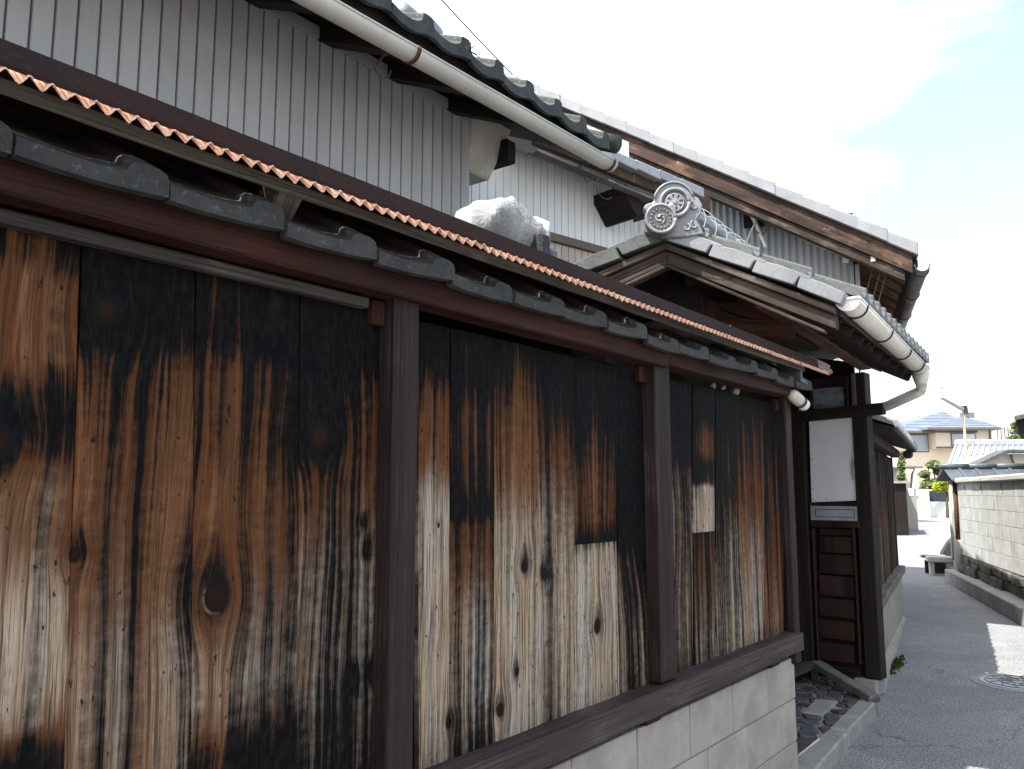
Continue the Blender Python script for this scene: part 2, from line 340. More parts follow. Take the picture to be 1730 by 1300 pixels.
M['gutter_dark'] = stony('old_brown_grey_gutter', (0.09, 0.08, 0.078), (0.15, 0.13, 0.125), (0.22, 0.2, 0.19), 5, 50, 0.5)
M['rust'] = stony('rusty_iron', (0.05, 0.022, 0.012), (0.13, 0.052, 0.02), (0.20, 0.09, 0.035), 25, 150, 0.85, 0.3, bump=0.5)
M['iron'] = stony('dark_iron', (0.022, 0.02, 0.02), (0.04, 0.035, 0.033), (0.08, 0.05, 0.035), 25, 150, 0.6, 0.4)
M['block'] = stony('grey_concrete_block', (0.265, 0.238, 0.206), (0.35, 0.322, 0.284), (0.16, 0.147, 0.130), 6, 95, 0.93, 0.2, speck=0.5, speckc=(0.42, 0.40, 0.36), bump=0.55, vary=0.10)
M['mortar'] = stony('mortar', (0.24, 0.225, 0.20), (0.30, 0.285, 0.255), (0.2, 0.19, 0.17), 8, 120, 0.95, 0.2, bump=0.4)
M['block_pale'] = stony('pale_weathered_block', (0.36, 0.368, 0.362), (0.47, 0.475, 0.465), (0.28, 0.28, 0.265), 4, 60, 0.9, 0.25, streak=0.85, streakc=(0.14, 0.14, 0.13), bump=0.3, vary=0.07)
M['block_black'] = stony('joint_and_shade_black', (0.03, 0.03, 0.028), (0.05, 0.05, 0.046), (0.07, 0.07, 0.065), 6, 80, 0.95)  # black for wall joints, also painted in as shade in openings
M['concrete'] = stony('weathered_concrete', (0.25, 0.25, 0.235), (0.35, 0.345, 0.325), (0.19, 0.19, 0.175), 4, 110, 0.92, 0.2, bump=0.4, streak=0.35, streakc=(0.14, 0.14, 0.12))
M['concrete_pale'] = stony('pale_concrete', (0.42, 0.41, 0.38), (0.52, 0.505, 0.475), (0.33, 0.32, 0.29), 5, 90, 0.9, 0.2, bump=0.3)
M['kerb'] = stony('granite_kerb', (0.25, 0.245, 0.225), (0.345, 0.335, 0.31), (0.17, 0.165, 0.148), 7, 105, 0.88, 0.25, speck=0.6, speckc=(0.43, 0.42, 0.39), bump=0.45)
M['cobble'] = stony('dark_paving_stone', (0.045, 0.045, 0.05), (0.085, 0.085, 0.09), (0.12, 0.12, 0.115), 12, 90, 0.7, 0.4, bump=0.5, vary=0.7)
M['lichen'] = stony('lichen_black_stone', (0.04, 0.041, 0.037), (0.14, 0.138, 0.124), (0.38, 0.37, 0.33), 9, 45, 0.95, 0.2, bump=0.9, dist=0.03, vary=0.3)
M['plaster'] = stony('stained_plaster', (0.50, 0.475, 0.43), (0.62, 0.605, 0.57), (0.42, 0.36, 0.28), 7, 60, 0.92, 0.2, bump=0.6, dist=0.01, streak=0.3, streakc=(0.32, 0.26, 0.18))
M['plaster_grey'] = stony('grey_lime_plaster', (0.20, 0.198, 0.196), (0.33, 0.33, 0.33), (0.12, 0.11, 0.10), 9, 70, 0.92, 0.2, bump=0.7, dist=0.01)
M['white_panel'] = stony('white_painted_board', (0.54, 0.55, 0.57), (0.60, 0.61, 0.63), (0.50, 0.495, 0.485), 3, 90, 0.55, 0.4, bump=0.1, streak=0.22, streakc=(0.36, 0.29, 0.25))
def scuffed_panel(u0, z0):
    t = NT('scuffed_white_board'); o = t.tc.outputs['Object']; x, y, z = t.sep(o)
    a = t.noise(o, 3, 6, 0.6); g = t.noise(o, 90, 3)
    c = t.mix(t.ss(a, .3, .7), (0.64, 0.65, 0.67), (0.71, 0.72, 0.74)); c = t.mix(t.ss(g, .6, .8, 0, .5), c, (0.5, 0.5, 0.49))
    st = t.noise(t.scale(o, 45, 45, 2.2), 1, 5, .65); c = t.mix(t.ss(st, .56, .8, 0, .35), c, (0.40, 0.33, 0.28))
    du = t.math('DIVIDE', t.math('SUBTRACT', x, u0), .035); dv = t.math('DIVIDE', t.math('SUBTRACT', z, z0), .16)
    e = t.math('EXPONENT', t.math('MULTIPLY', t.math('ADD', t.math('MULTIPLY', du, du), t.math('MULTIPLY', dv, dv)), -1.0))
    sc = t.noise(t.scale(o, 120, 120, 9), 1, 4, .7); c = t.mix(t.ss(t.math('MULTIPLY', e, sc), .30, .46, 0, .8), c, (0.16, 0.14, 0.125))
    foot = t.math('MULTIPLY', t.ss(z, z0 - .20, z0 - .33), t.noise(t.scale(o, 30, 30, 12), 1, 4)); c = t.mix(t.ss(foot, .35, .6, 0, .6), c, (0.36, 0.30, 0.29))
    t.bump(g, .08, .003); return t.done(c, .55, 0, .4)
M['plate'] = stony('brushed_grey_plate', (0.24, 0.27, 0.30), (0.32, 0.35, 0.38), (0.2, 0.22, 0.24), 5, 80, 0.4, 0.6, bump=0.1)
M['ivory'] = stony('ivory_glass_shade', (0.50, 0.46, 0.36), (0.56, 0.53, 0.43), (0.42, 0.38, 0.28), 6, 40, 0.25, 0.6, bump=0.02)
M['white_china'] = stony('white_porcelain', (0.7, 0.7, 0.68), (0.76, 0.76, 0.75), (0.6, 0.6, 0.58), 6, 40, 0.3)
M['blue_wire'] = stony('blue_cable', (0.09, 0.18, 0.60), (0.12, 0.23, 0.70), (0.09, 0.18, 0.55), 5, 40, 0.5)
M['tan_wire'] = stony('tan_cable', (0.50, 0.38, 0.27), (0.58, 0.45, 0.34), (0.46, 0.35, 0.25), 5, 40, 0.6)
M['grey_wire'] = stony('grey_cable', (0.11, 0.11, 0.12), (0.16, 0.16, 0.165), (0.1, 0.1, 0.1), 5, 40, 0.6)
M['green_wire'] = stony('pale_green_wire', (0.34, 0.40, 0.38), (0.42, 0.48, 0.46), (0.34, 0.38, 0.37), 5, 40, 0.6)
M['beige'] = stony('beige_render', (0.68, 0.58, 0.46), (0.73, 0.63, 0.51), (0.62, 0.53, 0.42), 0.8, 20, 0.85, 0.2, bump=0.05)
M['slate_far'] = stony('blue_grey_slate', (0.11, 0.135, 0.185), (0.145, 0.17, 0.22), (0.19, 0.21, 0.25), 1, 14, 0.6)
M['frame_brown'] = stony('brown_window_frame', (0.12, 0.095, 0.075), (0.16, 0.13, 0.10), (0.1, 0.08, 0.06), 3, 20, 0.6)
M['white_wall'] = stony('white_wall', (0.78, 0.775, 0.76), (0.82, 0.815, 0.80), (0.74, 0.73, 0.71), 1, 20, 0.8, 0.2, bump=0.05)
M['cream'] = stony('cream_wall', (0.58, 0.55, 0.50), (0.66, 0.63, 0.58), (0.5, 0.47, 0.42), 2, 30, 0.85)
M['navy_fence'] = stony('dark_blue_fence', (0.030, 0.038, 0.055), (0.05, 0.06, 0.08), (0.07, 0.08, 0.1), 3, 20, 0.6)
M['pole'] = stony('rust_streaked_yellow_pole', (0.42, 0.30, 0.19), (0.48, 0.40, 0.29), (0.30, 0.14, 0.07), 4, 12, 0.7)
M['soil'] = stony('grey_earth', (0.12, 0.11, 0.095), (0.18, 0.165, 0.145), (0.09, 0.08, 0.07), 2, 30, 0.95)
M['black_void'] = stony('painted_shade_black', (0.010, 0.009, 0.008), (0.016, 0.014, 0.012), (0.02, 0.018, 0.016), 4, 40, 0.9, 0.1)  # black painted in as shade behind gaps and inside openings
M['moss'] = stony('moss', (0.030, 0.045, 0.012), (0.065, 0.085, 0.022), (0.1, 0.11, 0.04), 30, 200, 0.95, 0.1, bump=0.8)
M['debris'] = stony('pale_debris', (0.30, 0.25, 0.19), (0.42, 0.37, 0.30), (0.2, 0.16, 0.12), 18, 90, 0.9)

def red_corrugated():
    t = NT('faded_orange_corrugated_sheet'); o = t.tc.outputs['Object']
    a = t.noise(o, 9, 5, 0.6); b = t.noise(t.scale(o, 60, 8, 60), 1, 4)
    c = t.mix(t.ss(a, 0.3, 0.7), (0.86, 0.46, 0.30), (0.92, 0.60, 0.44)); c = t.mix(t.ss(b, 0.54, 0.74, 0, 0.75), c, (0.36, 0.12, 0.06)); c = t.mix(t.ss(t.noise(o, 22, 4, 0.7), 0.56, 0.7, 0, 0.55), c, (0.30, 0.10, 0.06))
    t.bump(a, 0.05, 0.003); m = t.done(c, 0.38, 0, 0.6)
    tr = t.n('BsdfTranslucent'); t.L(c, tr.inputs[0]); mx = t.n('MixShader'); mx.inputs[0].default_value = 0.06
    t.t.links.new(t.b.outputs[0], mx.inputs[1]); t.t.links.new(tr.outputs[0], mx.inputs[2]); t.t.links.new(mx.outputs[0], t.out.inputs[0])
    return m
M['red_corr'] = red_corrugated()

def glass_mat(name, tint, rough):
    t = NT(name); o = t.tc.outputs['Object']; a = t.noise(o, 9, 6, 0.7)
    t.bump(t.noise(o, 160, 2), 0.25, 0.002)
    return t.done(t.mix(t.ss(a, 0.42, 0.58), tuple(x * 0.45 for x in tint), tint), rough, 0, 0.9)
M['frosted'] = glass_mat('frosted_old_glass', (0.20, 0.23, 0.265), 0.3)
M['win'] = stony('window_glass', (0.24, 0.29, 0.36), (0.32, 0.37, 0.44), (0.2, 0.24, 0.3), .4, 3, 0.12, 0.8, bump=0.0)
M['curtain'] = stony('pale_curtain', (0.55, 0.55, 0.58), (0.7, 0.7, 0.72), (0.5, 0.5, 0.52), 2, 10, 0.8)

def asphalt():
    t = NT('alley_asphalt'); o = t.tc.outputs['Object']
    a = t.noise(o, 0.9, 5, 0.6); g = t.noise(o, 75, 3, 0.7); v = t.voro(o, 62); e = t.noise(o, 3.0, 6, 0.72)
    c = t.mix(t.ss(a, 0.3, 0.7), (0.205, 0.210, 0.220), (0.270, 0.274, 0.282))
    c = t.mix(t.ss(g, 0.36, 0.52, 0.85, 0), c, (0.055, 0.057, 0.062))
    c = t.mix(t.ss(v, 0.16, 0.34, 0.7, 0), c, (0.36, 0.36, 0.365))
    wv_ = t.noise(o, 4, 4, .6); ck = t.n('TexVoronoi'); ck.feature = 'DISTANCE_TO_EDGE'; ck.inputs['Scale'].default_value = .55
    ov = t.n('VectorMath'); ov.operation = 'ADD'; t.L(o, ov.inputs[0]); t.L(t.vec(t.math('MULTIPLY', wv_, .5), t.math('MULTIPLY', t.noise(o, 5, 4), .5), 0.0), ov.inputs[1]); t.L(ov.outputs[0], ck.inputs['Vector'])
    c = t.mix(t.math('MULTIPLY', t.ss(ck.outputs[0], .0, .006, .8, 0), t.ss(a, .45, .6)), c, (0.03, 0.03, 0.03))
    pz = t.noise(o, 95, 2, 0.6)
    c = t.mix(t.math('MULTIPLY', t.ss(pz, 0.56, 0.64), t.ss(e, 0.46, 0.66, 0.08, 0.95)), c, (0.66, 0.66, 0.69))
    c = t.mix(t.ss(t.noise(o, 1.7, 5, 0.65), 0.58, 0.8, 0, 0.3), c, (0.085, 0.082, 0.075))
    t.bump(t.math('ADD', g, t.math('MULTIPLY', v, -0.6)), 0.8, 0.010)
    return t.done(c, 0.85, 0, 0.3)
M['asphalt'] = asphalt()

def leaf_mat(name, c1, c2):
    t = NT(name); a = t.noise(t.tc.outputs['Object'], 2.2, 4); c = t.mix(t.ss(a, 0.35, 0.65), c1, c2)
    m = t.done(c, 0.6, 0, 0.3); tr = t.n('BsdfTranslucent'); t.L(c, tr.inputs[0]); mx = t.n('MixShader'); mx.inputs[0].default_value = 0.3
    t.t.links.new(t.b.outputs[0], mx.inputs[1]); t.t.links.new(tr.outputs[0], mx.inputs[2]); t.t.links.new(mx.outputs[0], t.out.inputs[0]); return m
M['leaf_pine'] = leaf_mat('pine_needles', (0.085, 0.125, 0.045), (0.20, 0.24, 0.10))
M['leaf_lime'] = leaf_mat('lime_leaves', (0.16, 0.24, 0.02), (0.42, 0.46, 0.05))
M['bark'] = wood('bark', (0.04, 0.03, 0.02), (0.08, 0.06, 0.045), (0.14, 0.11, 0.09), 20)

# ================================================================ SETTING
g = MB(); g.face([(-600, -600, -0.04), (600, -600, -0.04), (600, 900, -0.04), (-600, 900, -0.04)])
tag(g.build('ground', M['soil']), 'bare grey earth beneath the lane and houses', None, None, 'structure')
rd = MB()
road = [(-6, -9), (4.2, -9), (4.6, 0), (5.0, 5), (5.6, 8.9), (7.4, 14.2), (11.4, 20.6), (17.0, 30.5), (26.0, 45.8), (34, 46.5), (60, 46), (60, 56), (20, 56), (11.5, 34), (6.5, 20.0), (3.6, 10.0), (2.3, 6.6), (1.2, 4.4), (-2.6, -0.6), (-9, -9)]
rd.face([(x, y, 0.0) for x, y in road])
tag(rd.build('road', M['asphalt']), 'narrow grey asphalt lane bending left between walls', None, None, 'structure')

# ================================================================ NEAR FENCE
F0 = at_y(1342, 1110, 4.05)
F = Fr((F0.x, F0.y, 0), vp(1945))
fence = thing('board_fence', 'charred cedar board fence with maroon posts and little tiled roof along the lane', 'fence', F)
def uz(px, py, m): p = F.on_m(px, py, m); return p.x, p.z
BM_ = 0.03   # board face
# knots measured on the boards
for px, py, rpx, kb in [(180, 523, 34, 0.55), (366, 1008, 34, 1.01), (128, 938, 17, 0.7), (-2, 745, 40, 1.0), (466, 515, 17, 0.5), (612, 885, 9, 0.7), (618, 930, 10, 0.6),
                        (595, 1152, 13, 0.9), (628, 1140, 14, 0.9), (885, 957, 13, 1.0), (921, 970, 11, 0.5), (742, 888, 6, 0.5), (1007, 1058, 12, 0.9),
                        (872, 1135, 9, 0.8), (845, 1200, 13, 0.8), (760, 1222, 10, 0.8), (1100, 895, 22, 1.3), (1232, 830, 8, 0.5), (540, 735, 24, 1.2)]:
    u, z = uz(px, py, BM_); u2, _ = uz(px + rpx, py, BM_); KNOTS.append((u, z, abs(u2 - u) * (1.0 if rpx > 15 else 0.62), kb))
M['char'] = char_wood()

def lerp_tab(tab, y):
    if y <= tab[0][0]: return tab[0][1:]
    for a, b in zip(tab, tab[1:]):
        if y <= b[0]:
            t = (y - a[0]) / (b[0] - a[0]); return tuple(a[i] + (b[i] - a[i]) * t for i in (1, 2))
    return tab[-1][1:]
def board(x0t, x1t, x0b, x1b, yt, yb, tab, parent, m=BM_, label=None, tilt=0.0):
    """one plank: edge columns at its top and foot, burn table by row of the picture"""
    xm = (x0t + x1t) / 2
    ut0, zt = uz(x0t, yt, m); ut1, _ = uz(x1t, yt, m)
    ub0, zb = uz(x0b, yb, m); ub1, _ = uz(x1b, yb, m)
    zt = uz(xm, yt, m)[1]; zb = uz((x0b + x1b) / 2, yb, m)[1]
    zrow = [(uz(xm, r[0], m)[1], r[1], r[2]) for r in tab][::-1]       # ascending height
    return plank(ut0, ut1, ub0, ub1, zt, zb, zrow, parent, m, label)
def plank(ut0, ut1, ub0, ub1, zt, zb, zrow, parent, m, label=None, gap=0.0012, mat=None):
    nx, nz = 6, 44; rn = random.random(); off = random.uniform(-0.003, 0.003); tw = random.uniform(-0.004, 0.004)
    bm = bmesh.new(); uvl = bm.loops.layers.uv.new('UVMap'); cl = bm.verts.layers.float_color.new('burn')
    gridv = []
    for j in range(nz + 1):
        t = j / nz; z = zb + (zt - zb) * t; row = []
        a = ub0 + (ut0 - ub0) * t + gap; b = ub1 + (ut1 - ub1) * t - gap
        c, p = lerp_tab(zrow, z)
        for i in range(nx + 1):
            s_ = i / nx; x = a + (b - a) * s_; e = 0.0025 if i in (0, nx) else 0
            cup = 0.002 * (2 * s_ - 1) ** 2
            v = bm.verts.new((x, m + off + tw * (s_ - 0.5) + e + cup, z)); v[cl] = (c, p, rn, 1); row.append(v)
        gridv.append(row)
    fs = []
    for j in range(nz):
        for i in range(nx): fs.append(bm.faces.new((gridv[j][i], gridv[j][i + 1], gridv[j + 1][i + 1], gridv[j + 1][i])))
    rim = gridv[0] + [r_[-1] for r_ in gridv[1:]] + gridv[-1][-2::-1] + [r_[0] for r_ in gridv[-2:0:-1]]
    back = []
    for v in rim:
        q = bm.verts.new(v.co + Vector((0, 0.014, 0))); q[cl] = v[cl]; back.append(q)
    for k in range(len(rim)):
        k2 = (k + 1) % len(rim); bm.faces.new((rim[k2], rim[k], back[k], back[k2]))
    bm.faces.new(back)
    for f in bm.faces:
        f.smooth = False
        for l in f.loops: l[uvl].uv = (l.vert.co.x, l.vert.co.z)
    bmesh.ops.recalc_face_normals(bm, faces=bm.faces)
    me = bpy.data.meshes.new('board'); bm.to_mesh(me); bm.free(); me.materials.append(mat or M['char'])
    return link('board', me, parent, label)

def yat(xp, ratio): return HOR - ratio * (1945 - xp)
TOPR = 0.2335
def bt(x): return yat(x, TOPR)
def sb(x): return HOR + (1082 - HOR) / (1945 - 1326) * (1945 - x) + 3       # foot of boards on the sill
LB = [ # left bay: (x0 top, x1 top, x0 foot, x1 foot, table)
    (-140, 140, -210, 98, [(250, .95, 0), (420, .75, 0), (450, .40, .05), (520, .33, .1), (600, .38, .1), (640, .70, .1), (690, .85, 0), (750, .78, .1), (800, .40, .25), (850, .36, .3), (905, .42, .3), (960, .32, .4), (1050, .22, .62), (1180, .26, .6), (1240, .42, .4), (1285, .85, .1), (1300, 1.0, .1)]),  # top rows add painted shade below the beam to the char
    (140, 333, 100, 322, [(420, 1.2, 0), (560, 1.1, 0), (610, .70, 0), (700, .55, .05), (780, .46, .1), (860, .46, .15), (930, .50, .2), (1020, .48, .3), (1100, .44, .45), (1180, .46, .5), (1300, .50, .45)]),
    (333, 508, 322, 502, [(430, 1.15, 0), (580, 1.05, 0), (620, .70, 0), (680, .58, 0), (740, .60, .05), (800, .48, .08), (860, .38, .1), (920, .34, .15), (1000, .36, .3), (1080, .42, .45), (1160, .40, .55), (1220, .58, .4), (1270, .9, .2), (1300, 1.0, .1)]),
    (508, 664, 502, 660, [(480, 1.4, 0), (600, 1.2, 0), (650, .74, 0), (720, .64, 0), (790, .56, .05), (860, .54, .3), (960, .55, .6), (1060, .54, .8), (1140, .56, .85), (1200, .72, .8), (1300, .86, .7)]),
]
BF = 1395
for a, b, c, d, tb in LB: board(a, b, c, d, bt((a + b) / 2), BF if False else HOR + (sb((c + d) / 2) - HOR), tb, fence)
# planks carry on beyond the left edge of the picture
ux = uz(-140, 700, BM_)[0]
for k in range(3):
    plank(ux - 0.22, ux, ux - 0.22, ux, 1.845, 0.76, [(0.76, .3, .6), (1.3, .5, .3), (1.6, .8, 0), (1.85, 1.1, 0)], fence, BM_); ux -= 0.22
MBAY = [
    (710, 763, 710, 762, [(540, 1.3, 0), (620, 1.1, 0), (660, .66, 0), (710, .44, 0), (780, .36, .15), (830, .26, .45), (900, .18, .8), (1000, .14, .95), (1120, .12, .95), (1200, .20, .9), (1300, .3, .8)]),
    (763, 836, 762, 836, [(540, 1.3, 0), (640, 1.1, 0), (700, .74, 0), (760, .76, 0), (830, .84, 0), (846, 1.2, 0), (853, 1.2, 0), (857, -.2, .5), (861, 1.2, 0), (870, 1.0, 0), (885, .66, .1), (960, .50, .25), (1030, .44, .5), (1100, .42, .65), (1180, .44, .75), (1240, .66, .8), (1300, .75, .7)]),
    (836, 917, 836, 917, [(560, 1.25, 0), (640, .80, 0), (690, .60, 0), (740, .46, .05), (800, .36, .15), (860, .28, .35), (930, .22, .6), (1010, .17, .85), (1150, .16, .95), (1280, .2, .9)]),
    (917, 972, 917, 974, [(580, 1.3, 0), (680, .9, 0), (740, .60, 0), (800, .48, .25), (880, .40, .5), (960, .36, .65), (1050, .30, .8), (1150, .36, .9), (1240, .38, .9)]),
    (972, 1042, 974, 1050, None),
    (1042, 1106, 1050, 1106, [(600, 1.3, 0), (780, 1.05, 0), (860, .95, 0), (900, 1.0, 0), (940, .60, .4), (1000, .62, .6), (1080, .60, .75), (1180, .60, .8)]),
]
for a, b, c, d, tb in MBAY:
    if tb:
        board(a, b, c, d, bt((a + b) / 2), sb((c + d) / 2), tb, fence)
    else:
        board(a, b, a + 1, b + 1, bt((a + b) / 2), 917, [(590, 1.3, 0), (700, 1.1, 0), (760, .74, 0), (820, .56, .02), (880, .60, .02), (908, .9, 0), (920, 1.1, 0)], fence)
        board(a + 1, b + 1, c, d, 918, sb((c + d) / 2), [(918, .52, .8), (935, .22, .9), (980, .10, .95), (1080, .10, 1.0), (1200, .14, .95)], fence, BM_ - 0.004, 'short pale replacement board below a dark cut end')
RBAY = [
    (1128, 1172, 1130, 1173, [(640, 1.3, 0), (765, 1.1, 0), (795, .55, .4), (850, .50, .5), (950, .48, .5), (1050, .48, .6), (1150, .55, .6)]),
    (1172, 1210, 1173, 1211, None),
    (1210, 1251, 1211, 1252, [(660, 1.3, 0), (760, .92, 0), (850, .68, .3), (930, .55, .7), (1030, .46, .9), (1130, .42, .9)]),
    (1251, 1292, 1252, 1292, [(670, 1.3, 0), (740, .80, 0), (820, .56, .15), (900, .40, .4), (980, .32, .55), (1060, .28, .6), (1120, .32, .6)]),
    (1292, 1327, 1292, 1327, [(680, 1.35, 0), (800, .95, 0), (880, .80, 0), (960, .62, .2), (1040, .46, .3), (1100, .48, .35)]),
]
for a, b, c, d, tb in RBAY:
    if tb: board(a, b, c, d, bt((a + b) / 2), sb((c + d) / 2), tb, fence)
    else:
        board(a, b, a, b, bt((a + b) / 2), 899, [(650, 1.3, 0), (705, 1.0, 0), (735, .62, 0), (765, .60, 0), (790, 1.05, 0), (812, .9, .2), (825, .3, .8), (860, .2, .9), (899, .16, .9)], fence, BM_ - 0.004, 'short board with a bare pale lower end')
        board(a, b, c, d, 900, sb((c + d) / 2), [(900, .86, 0), (940, .74, .1), (1000, .62, .3), (1080, .56, .5), (1140, .6, .5)], fence)

# black sheets added behind the gaps, shade put into their colour
MB().box(-6.0, 0.0, 0.52, 0.545, 0.3, 2.03).build('shade_backing', M['black_void'], fence)
MB().box(-6.0, 0.02, 0.10, 0.52, 2.060, 2.070).build('roof_shade_sheet', M['black_void'], fence)
# posts
def post(px0, px1, ytop, zb, wid=None):
    u0, zt = uz(px0, ytop, -0.02); u1, _ = uz(px1, ytop, -0.02)
    b = MB(); dp_ = 0.055 if px0 < 1200 else 0.034; b.bar(((u0 + u1) / 2, -0.0225 + dp_ / 2, zb), ((u0 + u1) / 2, -0.0225 + dp_ / 2, zt), abs(u1 - u0), dp_, 10, 0.0012, (0, 1, 0))
    b.build('post', M['post_wood'], fence, 0.004)
    return (u0 + u1) / 2, abs(u1 - u0)
ZB, ZBT = 1.868, 1.940     # beam bottom, top
for px0, px1, yt, zb in [(667, 709, 489, 0.768), (1105, 1130, 607, 0.768), (1325, 1334, 663, 0.62)]:
    uc, wd = post(px0, px1, yt, zb)
    MB().box(uc - wd * 1.0, uc - wd * 0.5 - 0.001, 0.008, 0.03, ZB - 0.06, ZB - 0.002).build('post_cleat', M['red_wood'], fence, 0.002)
post(-700, -560, 160, 0.768)
# sill
b = MB(); b.bar((-6, -0.004, 0.722), (0.004, -0.004, 0.722), 0.085, 0.082, 36, 0.0016); b.build('sill', M['sill_wood'], fence, 0.004)
for px in (1112, 1318):
    u, _ = uz(px, 1150, -0.03); MB().box(u - 0.05, u + 0.05, -0.012, 0.07, 0.648, 0.680).build('sill_wedge', M['post_wood'], fence, 0.002)
# beam in two lengths, slightly bowed like the log it was sawn from
uj, _ = uz(1132, 590, -0.05)
for a, c, seg, bow in ((-6.0, uj - 0.001, 30, 0.004), (uj + 0.001, 0.0, 10, -0.006)):
    b = MB(); rr = []
    for i in range(seg + 1):
        t = i / seg; x = a + (c - a) * t; dz = bow * math.sin(math.pi * t) + 0.004 * mnoise.noise(Vector((x * 2.1, 3, 1))) + (0.012 if c == 0 else 0.0)
        h = 0.002 * mnoise.noise(Vector((x * 5, 9, 1)))
        rr.append([(x, -0.048 + h, ZB + dz), (x, 0.03, ZB + dz), (x, 0.03, ZBT + dz), (x, -0.050 + h, ZBT + dz)])
    b.rings(rr); b.build('top_beam', M['red_wood'], fence, 0.005)
# moulding strip below the beam in the left bay
b = MB(); b.bar((-6, 0.012, 1.852), (-2.74, 0.012, 1.852), 0.03, 0.024, 8, 0.001); b.build('moulding_strip', M['sill_wood'], fence, 0.003)
# roof tiles of the fence
def eave_tile_mesh(name, w, dep, slope, mat, lip=0.018, roll=0.056, sag=0.008, flat=False):
    prof = [(t_, z_ * roll / .056) for t_, z_ in [(0, .020), (.07, .014), (.18, .007), (.32, .004), (.48, .005), (.60, .012), (.68, .022), (.715, .030), (.72, .046), (.76, .054), (.84, .056), (.93, .055), (.985, .046), (1.0, .03)]]
    if flat: prof = [(0, .013), (.12, .011), (.3, .008), (.5, .008), (.64, .011), (.69, .014), (.715, .026), (.75, .032), (.82, .034), (.92, .033), (.98, .027), (1.0, .015)]
    b = MB(); top = [(t * w, z) for t, z in prof]; bot = [(t * w, -lip - sag * math.sin(math.pi * min(1, t / .8)) if t < .8 else -lip + (t - .8) * 0.02) for t, z in prof]
    out = [Vector((x, 0, z)) for x, z in bot] + [Vector((x, 0, z)) for x, z in reversed(top)]
    back = [Vector((x, dep, max(z, 0.0) + dep * slope)) for x, z in bot] + [Vector((x, dep, z + dep * slope)) for x, z in reversed(top)]
    # thin front lip then the pan behind it set higher
    mid = [Vector((p.x, 0.022, p.z)) for p in out[:len(bot)]] + [Vector((p.x, 0.022, p.z + 0.022 * slope)) for p in out[len(bot):]]
    mid2 = [Vector((p.x, 0.023, max(p.z, -0.002))) for p in mid[:len(bot)]] + mid[len(bot):]
    b.rings([out, mid, mid2, back]); return b.mesh(name, mat, 0.003)
TW = 0.2475
tm = eave_tile_mesh('eave_tile', TW - 0.003, 0.20, 0.54, M['tile_fence'], .016, .034, .003, True)
u0, _ = uz(27, 200, -0.08)
k = 0; x = u0 - 8 * TW; first = None
while x < -0.03:
    o = link('eave_tile', tm, fence) if first is None else dup(first, fence)
    first = first or o
    o.location = (x, -0.088 + random.uniform(-.004, .004), 1.936 + random.uniform(-.003, .003)); o.rotation_euler = (0, random.uniform(-.035, .035), random.uniform(-.03, .03))
    x += TW
b = MB()   # broken end piece of the tile row
b.prism([(0, -0.09, ZBT + .01), (0.10, -0.09, ZBT + .0), (0.10, -0.09, ZBT + .03), (0.03, -0.09, ZBT + .036), (0.03, -0.09, ZBT + .085), (0.0, -0.09, ZBT + .085)], (0, 0.12, 0.03)); b.build('end_tile', M['tile_dull'], fence, 0.004)
# old batten under the sheet
b = MB(); b.bar((-6, -0.090, 2.0185), (0.05, -0.090, 2.0165), 0.012, 0.024, 40, 0.0022); b.build('batten', M['grey_wood2'], fence, 0.003)
for px in (492,):
    u, _ = uz(px, 320, -0.08); MB().bar((u, -0.06, 1.985), (u, -0.02, 2.02), 0.06, 0.07, 3, 0.004).build('batten_block', M['grey_wood2'], fence, 0.004)
# corrugated sheet poking out under the ridge sheet
PIT = (uz(544, 324, -0.13)[0] - uz(31, 133, -0.13)[0]) / 17.0
b = MB(); x0 = uz(31, 133, -0.13)[0] - PIT * 70; nW = int((0.33 - x0) / PIT); SL = math.tan(R(41))
rows = []
for (y, th) in ((-0.13, 0), (-0.02, 0)):
    row = []
    for i in range(nW * 8 + 1):
        xx = x0 + PIT * i / 8; wv = i // 8; zz = 2.0215 + 0.0022 * mnoise.noise(Vector((wv * .37, 3, 0))) - 0.0085 * (1 + .25 * mnoise.noise(Vector((wv * 1.3, 8, 0)))) * math.cos(2 * math.pi * i / 8)
        row.append(Vector((xx, y, zz + (y + 0.13) * SL)))
    rows.append(row)
for i in range(nW * 8):
    b.face([rows[0][i], rows[0][i + 1], rows[1][i + 1], rows[1][i]])
o = b.build('corrugated_sheet', M['red_corr'], fence, 0, True)
md = o.modifiers.new('th', 'SOLIDIFY'); md.thickness = 0.0012
# rusty folded ridge sheet on top
b = MB(); rr = []
for i in range(80):
    xx = -6 + (6 + 0.16) * i / 79; w_ = 0.0018 * mnoise.noise(Vector((xx * 3, 1, 2))); h_ = 0.0014 * mnoise.noise(Vector((xx * 4, 5, 2)))
    rr.append([(xx, -0.127 + w_, 2.0315 + h_), (xx, -0.129 + w_, 2.037 + h_), (xx, -0.124 + w_, 2.074 + h_), (xx, -0.119 + w_, 2.074 + h_), (xx, -0.122 + w_, 2.0325 + h_)])
b.rings(rr); b.build('edge_strip', M['rust_cap'], fence)
MB().box(-6, 0.1, -0.022, 0.30, 2.085, 2.092).build('ridge_sheet', M['rust_cap'], fence)
b = MB()
xe0, xe1 = -1.25, 0.385
pr = [(-0.118, 2.031), (-0.131, 2.038), (-0.126, 2.056), (-0.114, 2.063), (-0.121, 2.076), (-0.101, 2.092), (-0.05, 2.100), (0.28, 2.070), (0.28, 2.063), (-0.05, 2.090), (-0.094, 2.084), (-0.108, 2.033)]
